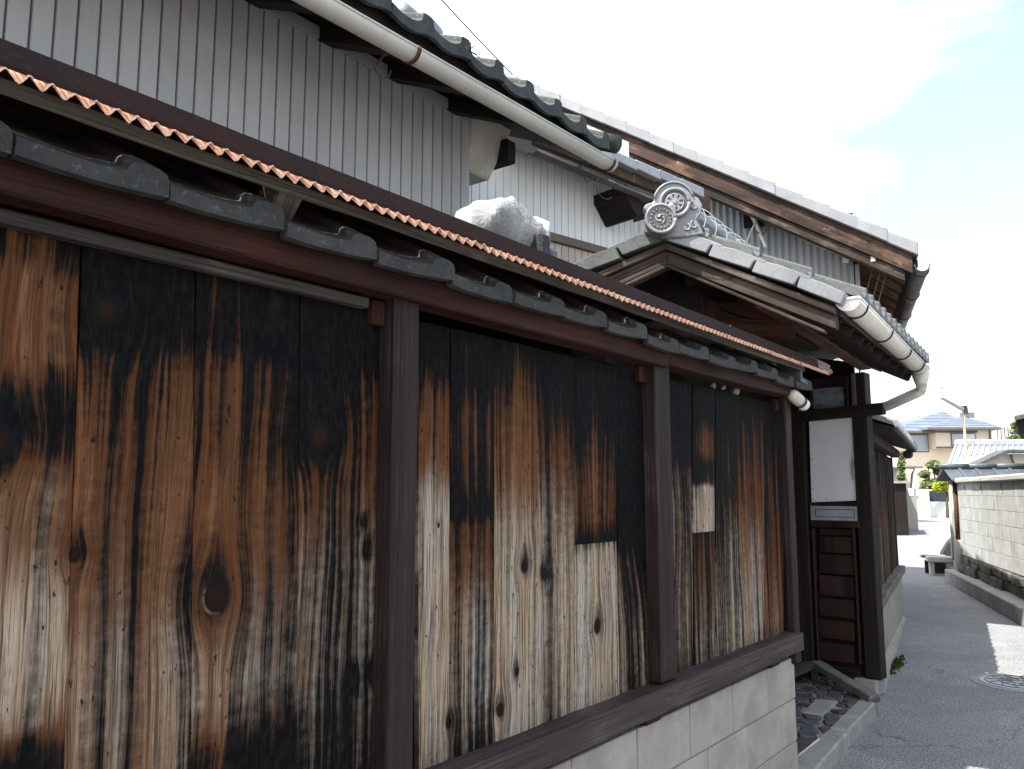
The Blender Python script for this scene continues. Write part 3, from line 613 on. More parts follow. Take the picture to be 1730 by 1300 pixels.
b.rings([[(xe0, y + (.018 if y < -.09 else 0), z - (.028 if z > 2.06 else -.004)) for y, z in pr], [(0.10, y + (.012 if z < 2.06 else .004), z - .003) for y, z in pr], [(0.165, y, z) for y, z in pr], [(xe1 - (0.02 if z > 2.1 else 0), y, z - 0.004) for y, z in pr]]); b.build('ridge_sheet_end', M['cap_end'], fence)

# lamp on the end post
def lamp():
    L_ = Fr(F.w(0.0, -0.055, 1.0), F.a)
    p = F.on_m(1352, 678, -0.06)
    t = thing('porch_lamp', 'small ivory glass lamp with silver collar beside the fence end post', 'lamp', Fr(F.w(p.x - 0.03, -0.06, p.z + .004), F.a))
    ax = Vector((0.9, -0.1, -0.30)).normalized()
    MB().lathe([(0.0, -0.085), (0.018, -0.083), (0.027, -0.070), (0.031, -0.045), (0.031, 0.0), (0.029, 0.018)], (0, 0, 0), ax, 24).build('lamp_shade', M['ivory'], t, 0, True)
    MB().lathe([(0.0, 0.018), (0.0325, 0.018), (0.0325, 0.032), (0.0, 0.032)], (0, 0, 0), ax, 24).build('collar', M['iron'], t)
    MB().lathe([(0.0, 0.0322), (0.030, 0.0322), (0.030, 0.070), (0.022, 0.074), (0.0, 0.074)], (0, 0, 0), ax, 24).build('lamp_base', M['white_china'], t, 0, True)
    MB().bar(ax * 0.074, ax * 0.12 + Vector((0, 0.05, 0)), 0.02, 0.02).build('bracket', M['iron'], t)
lamp()
# clutter wedged in the gap above the boards
for i, (px, py, s_) in enumerate([(1242, 662, .020), (1222, 655, .012), (1205, 652, .013)]):
    p = F.on_m(px, py, 0.06); b = MB()
    b.lathe([(0, -1), (.7, -.75), (1, -.1), (.85, .6), (.3, .95), (0, 1)], (0, 0, 0), (0.3, 0.2, 1), 7)
    b.v = [v * s_ * (1 + 0.35 * mnoise.noise(v * 2 + Vector((i * 9, 0, 0)))) for v in b.v]
    o = b.build('plaster_lump', M['debris']); o.location = F.w(p.x, 0.06, p.z)
    tag(o, ['pale lump of plaster lodged above the last boards near the end post', 'small brown crumb left of the pale plaster lump above the boards', 'smallest crumb at the left of the crumbs above the last boards'][i], 'debris')
p = F.on_m(1050, 615, 0.12); b = MB(); b.box(-0.13, 0.10, 0, 0.16, -0.03, 0.02)
o = b.build('roof_tile_scrap', M['tile_dull'], None, 0.006); o.location = F.w(p.x, 0.10, p.z + .005); o.rotation_euler = (0.1, 0.12, R(90) - F.a)
tag(o, 'grey tile scrap stored in the gap above the middle boards', 'tile')

# ---- concrete block base
bw = thing('block_wall', 'low grey concrete block wall carrying the charred fence', 'wall', F)
MB().box(-6, -0.004, 0.008, 0.118, -0.3, 0.636).build('mortar_core', M['mortar'], bw)
bl = None
for c in range(4):
    z1 = 0.646 - 0.19 * c - (0.0 if c == 0 else 0.0); off = [-0.345, -0.195, -0.345, -0.195][c]
    edges = [0.0]; e = off
    while e > -6: edges.append(e); e -= 0.39
    for a, d in zip(edges, edges[1:]):
        w = a - d
        if abs(w - 0.39) < 1e-6 and bl: o = dup(bl, bw)
        else:
            me = MB().box(-w + 0.004, -0.004, 0, 0.125, -0.184, 0).mesh('block', M['block'], 0.003); o = link('block', me, bw)
            if abs(w - 0.39) < 1e-6: bl = o
        o.location = (a, random.uniform(0, 0.0025), z1)

# ================================================================ NEAR HOUSE (white ribbed siding, eave with gutter)
H = Fr(F.w(-0.275, 1.80, 0), F.a)       # wall corner at x = 0
hs = thing('near_house', 'house with grey white ribbed siding and mossy tiled eave above the fence', 'house', H)
MB().box(-7, -0.004, 0.03, 4.2, 0, 3.70).build('wall', M['siding_gap'], hs)
RW_ = 0.0848; first = None
nstr = int(6.6 / RW_)
for i in range(nstr):
    if first is None:
        me = MB().box(-RW_ + 0.009, 0.0, 0, 0.031, 1.2, 3.71).mesh('siding_panel', M['siding'], 0.004); o = link('siding_panel', me, hs); first = o
    else: o = dup(first, hs)
    o.location = (-i * RW_, random.uniform(-.0008, .0008), 0)
MB().box(-0.002, 0.030, 0.045, 0.12, 2.9, 3.13).build('corner_trim', M['siding_gap'], hs)
# top trim board under the eave
MB().box(-7, 0.012, -0.012, 0.02, 3.712, 3.775).build('frieze', M['siding'], hs)
# gutter line
g0 = F.on_m(528, -6, 1.15); g1 = F.on_m(1031, 277, 1.15)
hloc = lambda p: H.loc(F.w(p.x, p.y, p.z))
G0, G1 = hloc(g0), hloc(g1); gd = (G1 - G0).normalized(); G_start = G0 - gd * 4.5
def half_gutter(p0, p1, r, n=10, t=0.004, up=Vector((0, 0, 1))):
    d = (p1 - p0).normalized(); s_ = d.cross(up).normalized(); b = MB(); rr = []
    for p in (p0, p1):
        o_ = [p + s_ * (math.cos(a) * r) + up * (math.sin(a) * r) for a in [math.pi + math.pi * i / n for i in range(n + 1)]]
        i_ = [p + s_ * (math.cos(a) * (r - t)) + up * (math.sin(a) * (r - t)) for a in [math.pi + math.pi * i / n for i in range(n, -1, -1)]]
        rim = []
        rr.append(o_ + i_)
    b.rings(rr)
    for s2 in (-1, 1): b.tube([p0 + s_ * (s2 * r), p1 + s_ * (s2 * r)], 0.006, 6)
    return b
half_gutter(G_start, G1, 0.053).build('gutter', M['gutter'], hs, 0, True)
half_disc = MB(); dd = gd; s_ = dd.cross(Vector((0, 0, 1))).normalized()
half_disc.prism([G1 + s_ * (math.cos(a) * .0535) + Vector((0, 0, math.sin(a) * .0535)) for a in [math.pi + math.pi * i / 12 for i in range(13)]], dd * 0.006); half_disc.build('gutter_end', M['gutter'], hs)
def gutter_bracket(c, d, r, name, mat, parent, hook=True):
    s_ = d.cross(Vector((0, 0, 1))).normalized(); up = Vector((0, 0, 1))
    pts = [c + s_ * (math.cos(a) * r) + up * (math.sin(a) * r) for a in [math.pi * 0.95 + math.pi * 1.1 * i / 14 for i in range(15)]]
    b = MB(); b.tube(pts, 0.0055, 6)
    if hook:   # wire loop hanging behind the gutter
        q = pts[-1] if (pts[-1] - pts[0]).dot(Vector((0, 1, 0))) > 0 else pts[0]
        b.tube([q, q + Vector((0, .03, .04)), q + Vector((0, .12, .03)), q + Vector((0, .17, .0))], 0.005, 6)
    return b.build(name, mat, parent)
for t in (0.30, 0.975):
    c = G0.lerp(G1, t); tq = (hloc(F.on_m(693, 93, 1.15)).x - G0.x) / (G1.x - G0.x); c = G0.lerp(G1, tq) if t == 0.30 else G1 - gd * 0.04
    gutter_bracket(c, gd, 0.0555, 'gutter_strap', M['rust'], hs); gutter_bracket(c + gd * .012, gd, 0.055, 'gutter_strap', M['rust'], hs, False)
    b = MB(); pts = [c + Vector((-0.09, 0.09, -0.05)) + Vector((0.055 * math.cos(a), 0.0, 0.055 * math.sin(a) - 0.03)) for a in [math.pi + math.pi * i / 10 for i in range(11)]]
    b.tube(pts, 0.004, 6); b.build('iron_hook', M['iron'], hs)
# eave: soffit boards, fascia batten, rafters
EAVE_M = G1.y + 0.05; UE = G1.x
ze = G1.z
SLP = math.tan(R(24))
def roofz(y): return ze + 0.06 + (y - EAVE_M) * SLP
b = MB(); b.hexa([(-7, EAVE_M, roofz(EAVE_M)), (UE - .02, EAVE_M, roofz(EAVE_M)), (UE - .02, 2.2, roofz(2.2)), (-7, 2.2, roofz(2.2)),
                  (-7, EAVE_M, roofz(EAVE_M) + .025), (UE - .02, EAVE_M, roofz(EAVE_M) + .025), (UE - .02, 2.2, roofz(2.2) + .025), (-7, 2.2, roofz(2.2) + .025)])
b.build('soffit', M['dark_wood'], hs)
b = MB(); b.hexa([(-7, 2.2, roofz(2.2)), (UE - .02, 2.2, roofz(2.2)), (UE - .02, 4.9, ze - .3), (-7, 4.9, ze - .3), (-7, 2.2, roofz(2.2) + .08), (UE - .02, 2.2, roofz(2.2) + .08), (UE - .02, 4.9, ze - .2), (-7, 4.9, ze - .2)])
b.build('back_slope', M['tile_moss'], hs)
b = MB(); b.bar((-7, EAVE_M + .02, ze + .075), (UE - .02, EAVE_M + .02, ze + .075), 0.05, 0.05, 6, .001); b.build('fascia', M['dark_wood'], hs, .003)
u_of = lambda px, py: hloc(F.on_m(px, py, 1.15 + 0.25)).x
for px, py in [(862, 235), (765, 180), (655, 120), (530, 55), (390, -30), (230, -120), (50, -220)]:
    xr = u_of(px, py) - 0.06
    b = MB(); b.bar((xr, EAVE_M + .05, roofz(EAVE_M + .05) - .045), (xr, 0.4, roofz(0.4) - .045), 0.10, 0.088, 3, .002); b.build('rafter', M['dark_wood'], hs, .004)
# outlying purlin end and plaster-cased beam past the wall corner
b = MB(); b.box(0.30, 0.40, -0.06, 0.9, 3.55, 3.70)
pe = b.build('purlin_end', M['dark_wood'], hs, .01)
b = MB(); b.hexa([(0.014, 0.05, 3.42), (0.26, 0.05, 3.42), (0.26, 0.62, 3.42), (0.014, 0.62, 3.42), (0.014, -0.03, 3.80), (0.40, -0.03, 3.80), (0.40, 0.62, 3.86), (0.014, 0.62, 3.86)])
b.build('plaster_soffit', M['plaster'], hs, .012)
# tiles: eave course and the next courses above it
em = eave_tile_mesh('eave_tile', 0.268, 0.30, SLP, M['tile_moss'], 0.024, 0.078, 0.024)
pm = eave_tile_mesh('roof_tile', 0.268, 0.30, SLP, M['tile'], 0.004, 0.075, 0.0)
xt = hloc(F.on_m(995, 235, 1.1)).x - 0.25; fe = fp = None
for i in range(19):
    x = xt + 0.27 - i * 0.27
    o = link('eave_tile', em, hs) if fe is None else dup(fe, hs); fe = fe or o
    o.location = (x, EAVE_M - .075, ze + .095 + random.uniform(-.004, .004)); o.rotation_euler = (random.uniform(-.01, .01), random.uniform(-.015, .015), random.uniform(-.02, .02))
    for k in range(1, 4):
        o = link('roof_tile', pm, hs) if fp is None else dup(fp, hs); fp = fp or o
        o.location = (x, EAVE_M - .075 + .25 * k, ze + .105 + .25 * k * SLP + .03); o.rotation_euler = (0.03, 0, random.uniform(-.01, .01))
# verge roll tiles at the end of that roof
for k in range(5):
    b = MB(); b.tube([(UE + .03, EAVE_M - .08 + .25 * k, ze + .13 + .25 * k * SLP), (UE + .03, EAVE_M + .20 + .25 * k, ze + .135 + (.25 * k + .28) * SLP)], .06, 10); b.build('verge_tile', M['tile_moss'], hs, 0, True)
# small ridge ornaments seen above the eave tiles
for px, py in ((690, 30), (722, 47)):
    p = hloc(F.on_m(px, py, 1.75)); b = MB(); b.lathe([(0, -.10), (.055, -.10), (.06, -.02), (.055, .10), (0, .10)], p, (1, .3, .1), 14); b.build('ridge_cap_tile', M['tile'], hs, 0, True)
b = MB(); q = hloc(F.on_m(790, 85, 1.1))
for k in range(7):
    b.tube([q, q + Vector((random.uniform(-.02, .1), random.uniform(-.03, .03), random.uniform(-.02, .05)))], .0022, 4)
b.build('dry_twig', M['grey_wood2'], hs)

# ================================================================ WHITE GABLE WING
Wp = at_y(930, 300, 6.6); W = Fr((Wp.x, Wp.y, 0), vp(2495))
wg = thing('white_wing', 'white sided house wing behind the fence roof, under a descending tiled verge', 'house', W)
ul = W.on_m(780, 300, 0).x - 0.6; ur = W.on_m(1066, 420, 0).x
zb_ = W.on_m(930, 394, 0).z
zl = lambda u: W.on_m(790, 205, 0).z + 0.32 if True else 0
MB().box(ul, ur - .01, 0.03, 4.0, 0.0, 3.9).build('wall', M['siding_gap'], wg)
spx = (W.on_m(1060, 380, 0).x - W.on_m(830, 320, 0).x) / 20.0
i = 0; first = None
while ur - (i + 1) * spx > ul:
    if first is None:
        me = MB().box(-spx + .006, 0, 0, .031, zb_, 4.6).mesh('siding_panel', M['siding_white'], .0025); o = first = link('siding_panel', me, wg)
    else: o = dup(first, wg)
    o.location = (ur - i * spx, 0, 0); i += 1
MB().box(ul, ur + .03, -.03, .03, zb_ - .07, zb_ - .002).build('skirt_rail', M['frame_brown'], wg, .003)
i = 0; first = None
while ur - (i + 1) * spx > ul + 1.0:
    if first is None:
        me = MB().box(-spx + .006, 0, 0, .031, 1.6, zb_ - .072).mesh('lower_panel', M['siding_pink'], .0025); o = first = link('lower_panel', me, wg)
    else: o = dup(first, wg)
    o.location = (ur - i * spx, 0.002, 0); i += 1
MB().box(ur + .001, ur + .03, -.005, .03, 1.6, 4.0).build('corner_trim', M['siding_white'], wg)
# verge: barge board and caps in a plane in front of the wall
VM = -0.42
A, B = W.on_m(905, 232, VM), W.on_m(1190, 357, VM)
def slab(b, p, q, h, y0, y1):      # a board in the verge plane from p to q (upper edge), h deep
    b.hexa([(p.x, y0, p.z - h), (q.x, y0, q.z - h), (q.x, y1, q.z - h), (p.x, y1, p.z - h), (p.x, y0, p.z), (q.x, y0, q.z), (q.x, y1, q.z), (p.x, y1, p.z)]); return b
slab(MB(), W.on_m(905, 208, VM), W.on_m(1200, 333, VM), .16, VM, VM + .05).build('barge_board', M['barge_red'], wg, .004)
a_, b_ = W.on_m(905, 252, VM), W.on_m(1200, 377, VM)
slab(MB(), a_, b_, .022, VM - .02, VM + .06).build('drip_board', M['grey_wood'], wg, .003)
a_, b_ = W.on_m(905, 205, VM), W.on_m(1200, 330, VM)
slab(MB(), a_ + Vector((0, 0, .0)), b_, .03, VM + .05, 3.0).build('roof_deck', M['dark_wood'], wg)
pa, pb = W.on_m(890, 196, VM - .06), W.on_m(1186, 318, VM - .06)
n_ = 7
for k in range(n_):
    p = pa.lerp(pb, k / n_); q = pa.lerp(pb, (k + 1.06) / n_)
    b = MB(); h = .085; up = .018
    b.hexa([(p.x, VM - .07, p.z - h + up), (q.x, VM - .07, q.z - h), (q.x, VM + .3, q.z - h), (p.x, VM + .3, p.z - h + up), (p.x, VM - .07, p.z + up * .4), (q.x, VM - .07, q.z), (q.x, VM + .3, q.z + .02), (p.x, VM + .3, p.z + .02 + up * .4)])
    b.build('verge_tile', M['tile_pale'], wg, .006)  # paler tile puts sunlight into the colour of this verge
# dark bracket purlins under the verge
for (x0, y0, x1, y1, dm) in ((1040, 318, 1098, 372, 0.0),):
    p = W.on_m(1062, 345, VM + .08); b = MB()
    b.prism([(p.x - .06, VM + .06, p.z + .16), (p.x + .13, VM + .06, p.z + .10), (p.x + .13, VM + .06, p.z - .09), (p.x + .08, VM + .06, p.z - .10), (p.x - .06, VM + .06, p.z + .07)], (0, 1.2, 0)); b.build('purlin_end', M['dark_wood'], wg, .006)
b = MB(); p = W.on_m(1110, 400, 0.05); b.box(ur + .03, ur + 1.2, .05, .12, 1.6, 3.7); b.build('side_wall', M['dark_wood'], wg)
# hook on the verge
b = MB(); c = W.on_m(1022, 318, VM - .04); b.tube([c + Vector((.10 * math.cos(a), 0, .09 * math.sin(a))) for a in [R(70) + R(250) * i / 14 for i in range(15)]], .004, 6); b.build('wire_hook', M['iron'], wg)

# rough plaster-coated lump on the fence roof's far side (end of an old ridge)
def ridge_lump():
    o_ = F.on_m(868, 394, 0.42); t = thing('plastered_ridge_end', 'rough grey white plastered old ridge end poking above the rusty fence roof', 'roof end', Fr(F.w(o_.x, .42, o_.z), F.a))
    b = MB(); rr = []; n = 28
    for i in range(27):
        s_ = i / 26; x = -.24 + .34 * s_; top = .03 + .085 * math.sin(min(1.0, s_ * 1.35) * math.pi * .5) - .05 * max(0, s_ - .82) / .18; w_ = .075 + .02 * s_
        row = []
        for j in range(n):
            a = 2 * math.pi * j / n; y = w_ * math.cos(a); z = top * math.sin(a) if math.sin(a) > 0 else .10 * math.sin(a)
            p = Vector((x, y, z)); k = .022 * mnoise.noise(p * 9) + .009 * mnoise.noise(p * 24 + Vector((3, 1, 0))) + .004 * mnoise.noise(p * 60)
            row.append(p * (1 + k * 4) + Vector((.02 * mnoise.noise(p * 14 + Vector((0, 7, 0))), 0, k)))
        rr.append(row)
    b.rings(rr); b.build('plaster_body', M['plaster_grey'], t, 0, True)
    b = MB(); b.tube([(.085, -.085, -.02), (.115, -.07, .05), (.125, -.01, .085), (.115, .06, .05)], .016, 8, .010); b.build('broken_tile_edge', M['plaster'], t, 0, True)
    b = MB(); b.box(.01, .075, -.118, -.05, -.12, -.012); b.build('hollow_shade', M['tile_moss'], t, .01)  # solid dark block painted as the shade of the broken cavity
    b = MB(); b.box(.105, .15, -.10, .04, -.13, -.05); b.build('dark_tile', M['tile_blue'], t, .008)
ridge_lump()

# ================================================================ BIG REAR HOUSE
BE = at_y(1550, 412, 7.6); BG = Fr((BE.x, BE.y, 0), R(90 + 21))   # x to the right-near along the gable, y to its left = away
bh = thing('rear_house', 'tall rear house with long tiled verge, weathered barge board and grey corrugated gable', 'house', BG)
pz = lambda px, py, m=0.0: BG.on_m(px, py, m)
t0, t1 = pz(640, 38), pz(1550, 414)
sl = (t1.z - t0.z) / (t1.x - t0.x)
def vz(x): return t1.z + sl * (x - t1.x)
X0 = pz(560, 0).x - .8
# verge cap tiles
n_ = 30; x = t1.x; tl = None; cw = (pz(1497, 395).x - pz(1400, 355).x) * 1.0 / 2.0
me = None
cw = abs(cw); k = 0
while x - cw > X0:
    if me is None:
        b = MB(); h = .115; u_ = .022
        b.hexa([(-cw - .02, -.05, -h - sl * (cw + .02)), (0, -.05, -h), (0, .28, -h), (-cw - .02, .28, -h - sl * (cw + .02)),
                (-cw - .02, -.05, -sl * (cw + .02)), (0, -.05, u_), (0, .28, u_ + .03), (-cw - .02, .28, .03 - sl * (cw + .02))])
        me = b.mesh('verge_tile', M['tile_verge'], .008); o = tl = link('verge_tile', me, bh)
    else: o = dup(tl, bh)
    o.location = (x, random.uniform(-.006, .006), vz(x) + random.uniform(-.004, .004)); x -= cw
b = MB(); slab(b, Vector((X0, 0, vz(X0) - .12)), Vector((t1.x - .05, 0, vz(t1.x - .05) - .12)), .185, .0, .06); b.build('barge_board', M['barge_red'], bh, .005)
b = MB(); slab(b, Vector((X0, 0, vz(X0) - .306)), Vector((t1.x - .12, 0, vz(t1.x - .12) - .306)), .10, .03, .12); b.build('lower_barge', M['barge'], bh, .005)
b = MB(); slab(b, Vector((X0, 0, vz(X0) - .13)), Vector((t1.x + .0, 0, vz(t1.x) - .13)), .06, .06, 7.0); b.build('roof_deck', M['dark_wood'], bh)
# other slope of the roof, beyond the ridge, out of sight but casting its shade
xr_ = X0; b = MB(); b.hexa([(xr_ - 5, 0, vz(xr_) - 2.8), (xr_, 0, vz(xr_) - .2), (xr_, 7, vz(xr_) - .2), (xr_ - 5, 7, vz(xr_) - 2.8), (xr_ - 5, 0, vz(xr_) - 2.6), (xr_, 0, vz(xr_)), (xr_, 7, vz(xr_)), (xr_ - 5, 7, vz(xr_) - 2.6)]); b.build('back_slope', M['tile'], bh)
# corrugated gable wall, ribs modelled
WM = 0.55; xw = BG.on_m(1450, 460, WM).x; xl = X0 - .5
b = MB(); pit = 0.070; nW = int((xw - xl) / pit); pr = []
for i in range(nW * 6 + 1):
    x = xl + pit * i / 6; pr.append((x, WM - .010 * math.cos(2 * math.pi * i / 6)))
for (x, y), (x2, y2) in zip(pr, pr[1:]):
    b.face([(x, y, 0), (x2, y2, 0), (x2, y2, vz(x2) - .2), (x, y, vz(x) - .2)])
b.build('corrugated_wall', M['corr_metal'], bh, 0, True)
MB().box(xw - .03, xw + .012, WM - .02, WM + .05, 0, vz(xw) - .3).build('corner_trim', M['corr_metal'], bh)
MB().box(xl, xw - .02, WM + .03, WM + 6.0, 0, 4.3).build('wall', M['dark_wood'], bh)
# eave on the lane side
ex = t1.x; ez = vz(ex)
for k in range(9):
    y = .35 + k * .42
    b = MB(); b.hexa([(xw + .02, y, vz(xw) - .30), (ex - .1, y, ez - .27), (ex - .1, y + .09, ez - .27), (xw + .02, y + .09, vz(xw) - .30), (xw + .02, y, vz(xw) - .2), (ex - .1, y, ez - .195), (ex - .1, y + .09, ez - .195), (xw + .02, y + .09, vz(xw) - .2)])
    b.build('rafter', M['rafter'], bh, .004)
half_gutter(Vector((ex + .03, -.02, ez - .20)), Vector((ex + .03, 4.8, ez - .30)), .065).build('gutter', M['gutter_dark'], bh, 0, True)
for y in (.15, 1.1, 2.1, 3.1): gutter_bracket(Vector((ex + .03, y, ez - .205 - .02 * y)), Vector((0, 1, 0)), .07, 'gutter_strap', M['iron'], bh, False)
# fixing block with insulators and cables on the gable
ins0 = pz(1272, 368, WM - .05); ins1 = pz(1428, 433, WM - .05)
MB().box(ins0.x - .10, ins0.x + .10, WM - .05, WM - .012, ins0.z - .10, ins0.z + .14).build('mount_board', M['dark_wood'], bh)
for p, s_ in ((ins0 + Vector((.02, -.03, .04)), 1.0), (ins1, 1.0)):
    MB().lathe([(0, -.07), (.03, -.07), (.035, -.03), (.022, -.01), (.035, .02), (.03, .06), (0, .06)], p, (0, -.2, 1), 12).build('insulator', M['white_china'], bh, 0, True)
pe = pz(1475, 436, .05)
MB().lathe([(0, -.04), (.03, -.04), (.03, .04), (0, .04)], pe, (0, 0, 1), 10).build('insulator', M['white_china'], bh)
def cable(name, pts, r, mat, parent, sag=0.0, n=10):
    pts = [Vector(p) for p in pts]; out = []
    for a, c in zip(pts, pts[1:]):
        for i in range(n): t = i / n; out.append(a.lerp(c, t) - Vector((0, 0, sag * 4 * t * (1 - t))))
    out.append(pts[-1]); return MB().tube(out, r, 6).build(name, mat, parent)
cable('tan_cable', [ins0 + Vector((.03, -.05, .03)), ins1 + Vector((0, -.03, -.02)), pe], .008, M['tan_wire'], bh, .03)
cable('blue_cable', [pz(1300, 352, WM - .06), pz(1360, 380, WM - .06), ins1 + Vector((0, -.03, .03)), pe + Vector((0, 0, .03))], .009, M['blue_wire'], bh, .02)
for px in (1478, 1492, 1503):
    cable('drop_wire', [pz(px, 440, .3), pz(px - 22, 520, .3)], .004, M['grey_wire'], bh, .01, 4)
# white plastic conduit crook
cable('white_conduit', [pz(1268, 360, WM - .1), pz(1277, 378, WM - .1), pz(1294, 418, WM - .12)], .022, M['white_china'], bh, 0, 4)
cable('white_lead', [pz(1276, 376, WM - .12), pz(1268, 392, WM - .12), pz(1262, 408, WM - .12)], .010, M['white_china'], bh, 0, 4)
cable('grey_lead', [pz(1303, 355, WM - .12), pz(1298, 385, WM - .12), pz(1288, 398, WM - .12), pz(1278, 392, WM - .12)], .010, M['grey_wire'], bh, 0, 4)

# ================================================================ ROOFED GATE
Gn = at_y(1432, 506, 3.66); Gf = at_y(1556, 624, 5.62)
rdir = (Gf - Gn); rdir.z = 0; rlen = rdir.length; rdir.normalize()
GA = math.atan2(rdir.x, rdir.y)
BET = R(12)
E0 = at_y(1415, 500, 3.67)
gp = Fr((E0.x, E0.y, 0), R(90) + BET)      # gable plane: x towards the right-near, y away
RY = gp.loc(gp.o + rdir) - Vector((0, 0, 0))   # ridge direction in gable frame
RD = Vector((RY.x, RY.y, 0)).normalized()
gate = thing('roofed_gate', 'small roofed wooden gate with tiled gable and side panel between two fences', 'gate', gp)
q = lambda px, py, m=0.0: gp.on_m(px, py, m)
apex = q(1128, 396); eR = q(1418, 503); slR = (eR.z - apex.z) / (eR.x - apex.x)
eL = q(960, 470); slL = (apex.z - eL.z) / (apex.x - eL.x)
eL = Vector((apex.x - (eR.x - apex.x) * 1.0, 0, apex.z - slL * (eR.x - apex.x)))
RL = rlen + .12
def ext(p, t, dz=0.0): return Vector((p.x, p.y, p.z)) + RD * t + Vector((0, 0, dz))
def rafter_slab(b, p, q_, h, t0_, t1_):
    """from p to q_ along the gable, h deep, running t0_..t1_ back along the ridge"""
    lo = lambda v: v - Vector((0, 0, h))
    b.hexa([lo(ext(p, t0_)), lo(ext(q_, t0_)), lo(ext(q_, t1_)), lo(ext(p, t1_)), ext(p, t0_), ext(q_, t0_), ext(q_, t1_), ext(p, t1_)]); return b
dz = Vector((0, 0, 1))
# roof decks
rafter_slab(MB(), apex - dz * .055, eR - dz * .055 + Vector((.0, 0, 0)), .03, .02, RL).build('roof_deck', M['dark_wood'], gate)
rafter_slab(MB(), apex - dz * .055, eL - dz * .055, .03, .02, RL).build('roof_deck', M['dark_wood'], gate)
mid_ = apex.lerp(eR, .42)
rafter_slab(MB(), apex - dz * .055, mid_ - dz * .055, .03, RL + .002, RL + 1.25).build('sun_block_roof', M['dark_wood'], gate)  # unseen roof piece added to keep sun off the side panel
rafter_slab(MB(), apex - dz * .055, eL - dz * .055, .03, RL + .002, RL + 1.25).build('sun_block_roof', M['dark_wood'], gate)
# barge boards: upper weathered strip, deep board, lower grey lip
for e_, nm in ((eR, 1), (eL, -1)):
    e2 = e_ + Vector((-.015 * nm, 0, 0))
    rafter_slab(MB(), apex - dz * .048, e2 - dz * .048, .034, -.035, .01).build('barge_strip', M['barge'], gate, .004)
    rafter_slab(MB(), apex - dz * .0835, e2 - dz * .0835, .066, -.012, .03).build('barge_board', M['barge'], gate, .004)
    rafter_slab(MB(), apex - dz * .150, e2 - dz * .150 + Vector((-.05 * nm, 0, .05 * slR * nm * 0)), .016, -.022, .03).build('barge_lip', M['barge'], gate, .003)
# verge tiles: right slope four, left slope four
def verge(p0, p1, n, mat, name='verge_tile'):
    for k in range(n):
        a = p0.lerp(p1, k / n); c = p0.lerp(p1, (k + 1) / n); c2 = p0.lerp(p1, (k + 1.22) / n) if k < n - 1 else c
        b = MB(); d = (c - a); L_ = d.length; d = d / L_; up = Vector((-d.z, 0, d.x)); up = up if up.z > 0 else -up
        # outline with the stepped foot seen from the front: skirt, then a thin tongue over the next tile
        P = lambda s_, h: a + d * (s_ * L_) + up * h
        pl = [P(.025, -.044), P(.95, -.034), P(.985, .008), P(1.22, .010), P(1.22, .028), P(.5, .030), P(0.025, .016)]
        if k == n - 1: pl = [P(.025, -.040), P(1.0, -.045), P(1.0, .012), P(.5, .022), P(0, .018)]
        off = RD * -.055 + up * (.010 - .0 * k)
        b.prism([v + off for v in pl], RD * .20)
        b.build(name, mat, gate, .004)
verge(apex + Vector((.02, 0, -.012)), eR + Vector((.03, 0, -.012)), 4, M['tile'])
verge(apex + Vector((-.02, 0, -.012)), eL + Vector((-.03, 0, -.012)), 4, M['tile_dull'])  # darker tile puts the left slope's shade into the colour
# pantiles over both slopes, eave course with rolls
gm = eave_tile_mesh('eave_tile', .165, .24, -slR, M['tile_dull'], .012, .062, .006)
gangle = math.atan2(RD.y, RD.x)
perp = Vector((RD.y, -RD.x, 0))
nt_ = int(RL / .168)
f_ = None
for k in range(nt_):
    for r_ in range(4):
        o = link('eave_tile' if r_ == 0 else 'eave_tile', gm, gate) if f_ is None else dup(f_, gate); f_ = f_ or o
        p = ext(eR, .05 + k * .168) + Vector((.085, 0, 0))
        s_ = Vector((apex.x - eR.x, 0, apex.z - eR.z)) * (.235 / abs(apex.x - eR.x))
        o.location = p + s_ * r_ + Vector((0, 0, .016 + .004 * r_)); o.rotation_euler = (0, 0, gangle)
rafter_slab(MB(), apex - dz * .02, eL - dz * .02, .03, .15, RL).build('left_roof_tiles', M['tile_dull'], gate)
# ridge of stacked tiles, tied with pale wire, and end ornament
b = MB(); rp = apex + dz * .03
for (w_, h0, h1) in ((.20, .0, .05), (.16, .05, .085), (.12, .085, .12)):
    c0, c1 = ext(rp, .05), ext(rp, RL + .05); pp = Vector((RD.y, -RD.x, 0))
    b = MB(); b.hexa([c0 + pp * (w_ / 2) + dz * h0, c0 - pp * (w_ / 2) + dz * h0, c1 - pp * (w_ / 2) + dz * h0, c1 + pp * (w_ / 2) + dz * h0, c0 + pp * (w_ / 2) + dz * h1, c0 - pp * (w_ / 2) + dz * h1, c1 - pp * (w_ / 2) + dz * h1, c1 + pp * (w_ / 2) + dz * h1]); b.build('ridge_course', M['tile_dull'], gate, .004)
for k in range(6):
    c0 = ext(rp, .06 + k * .42, .135); c1 = ext(rp, .06 + k * .42 + .415, .132); b = MB(); b.tube([c0, c1], .062, 12); b.build('ridge_cap_tile', M['tile'], gate, 0, True)
for k in range(7):
    c = ext(rp, .22 + k * .16, .10); pp = Vector((RD.y, -RD.x, 0)); b = MB()
    b.tube([c + pp * (.10 * math.cos(a)) + dz * (.105 * math.sin(a)) + RD * (.03 * math.cos(a * 1.5)) for a in [R(-40) + R(200) * i / 12 for i in range(13)]], .0020, 5); b.build('tie_wire', M['green_wire'], gate)

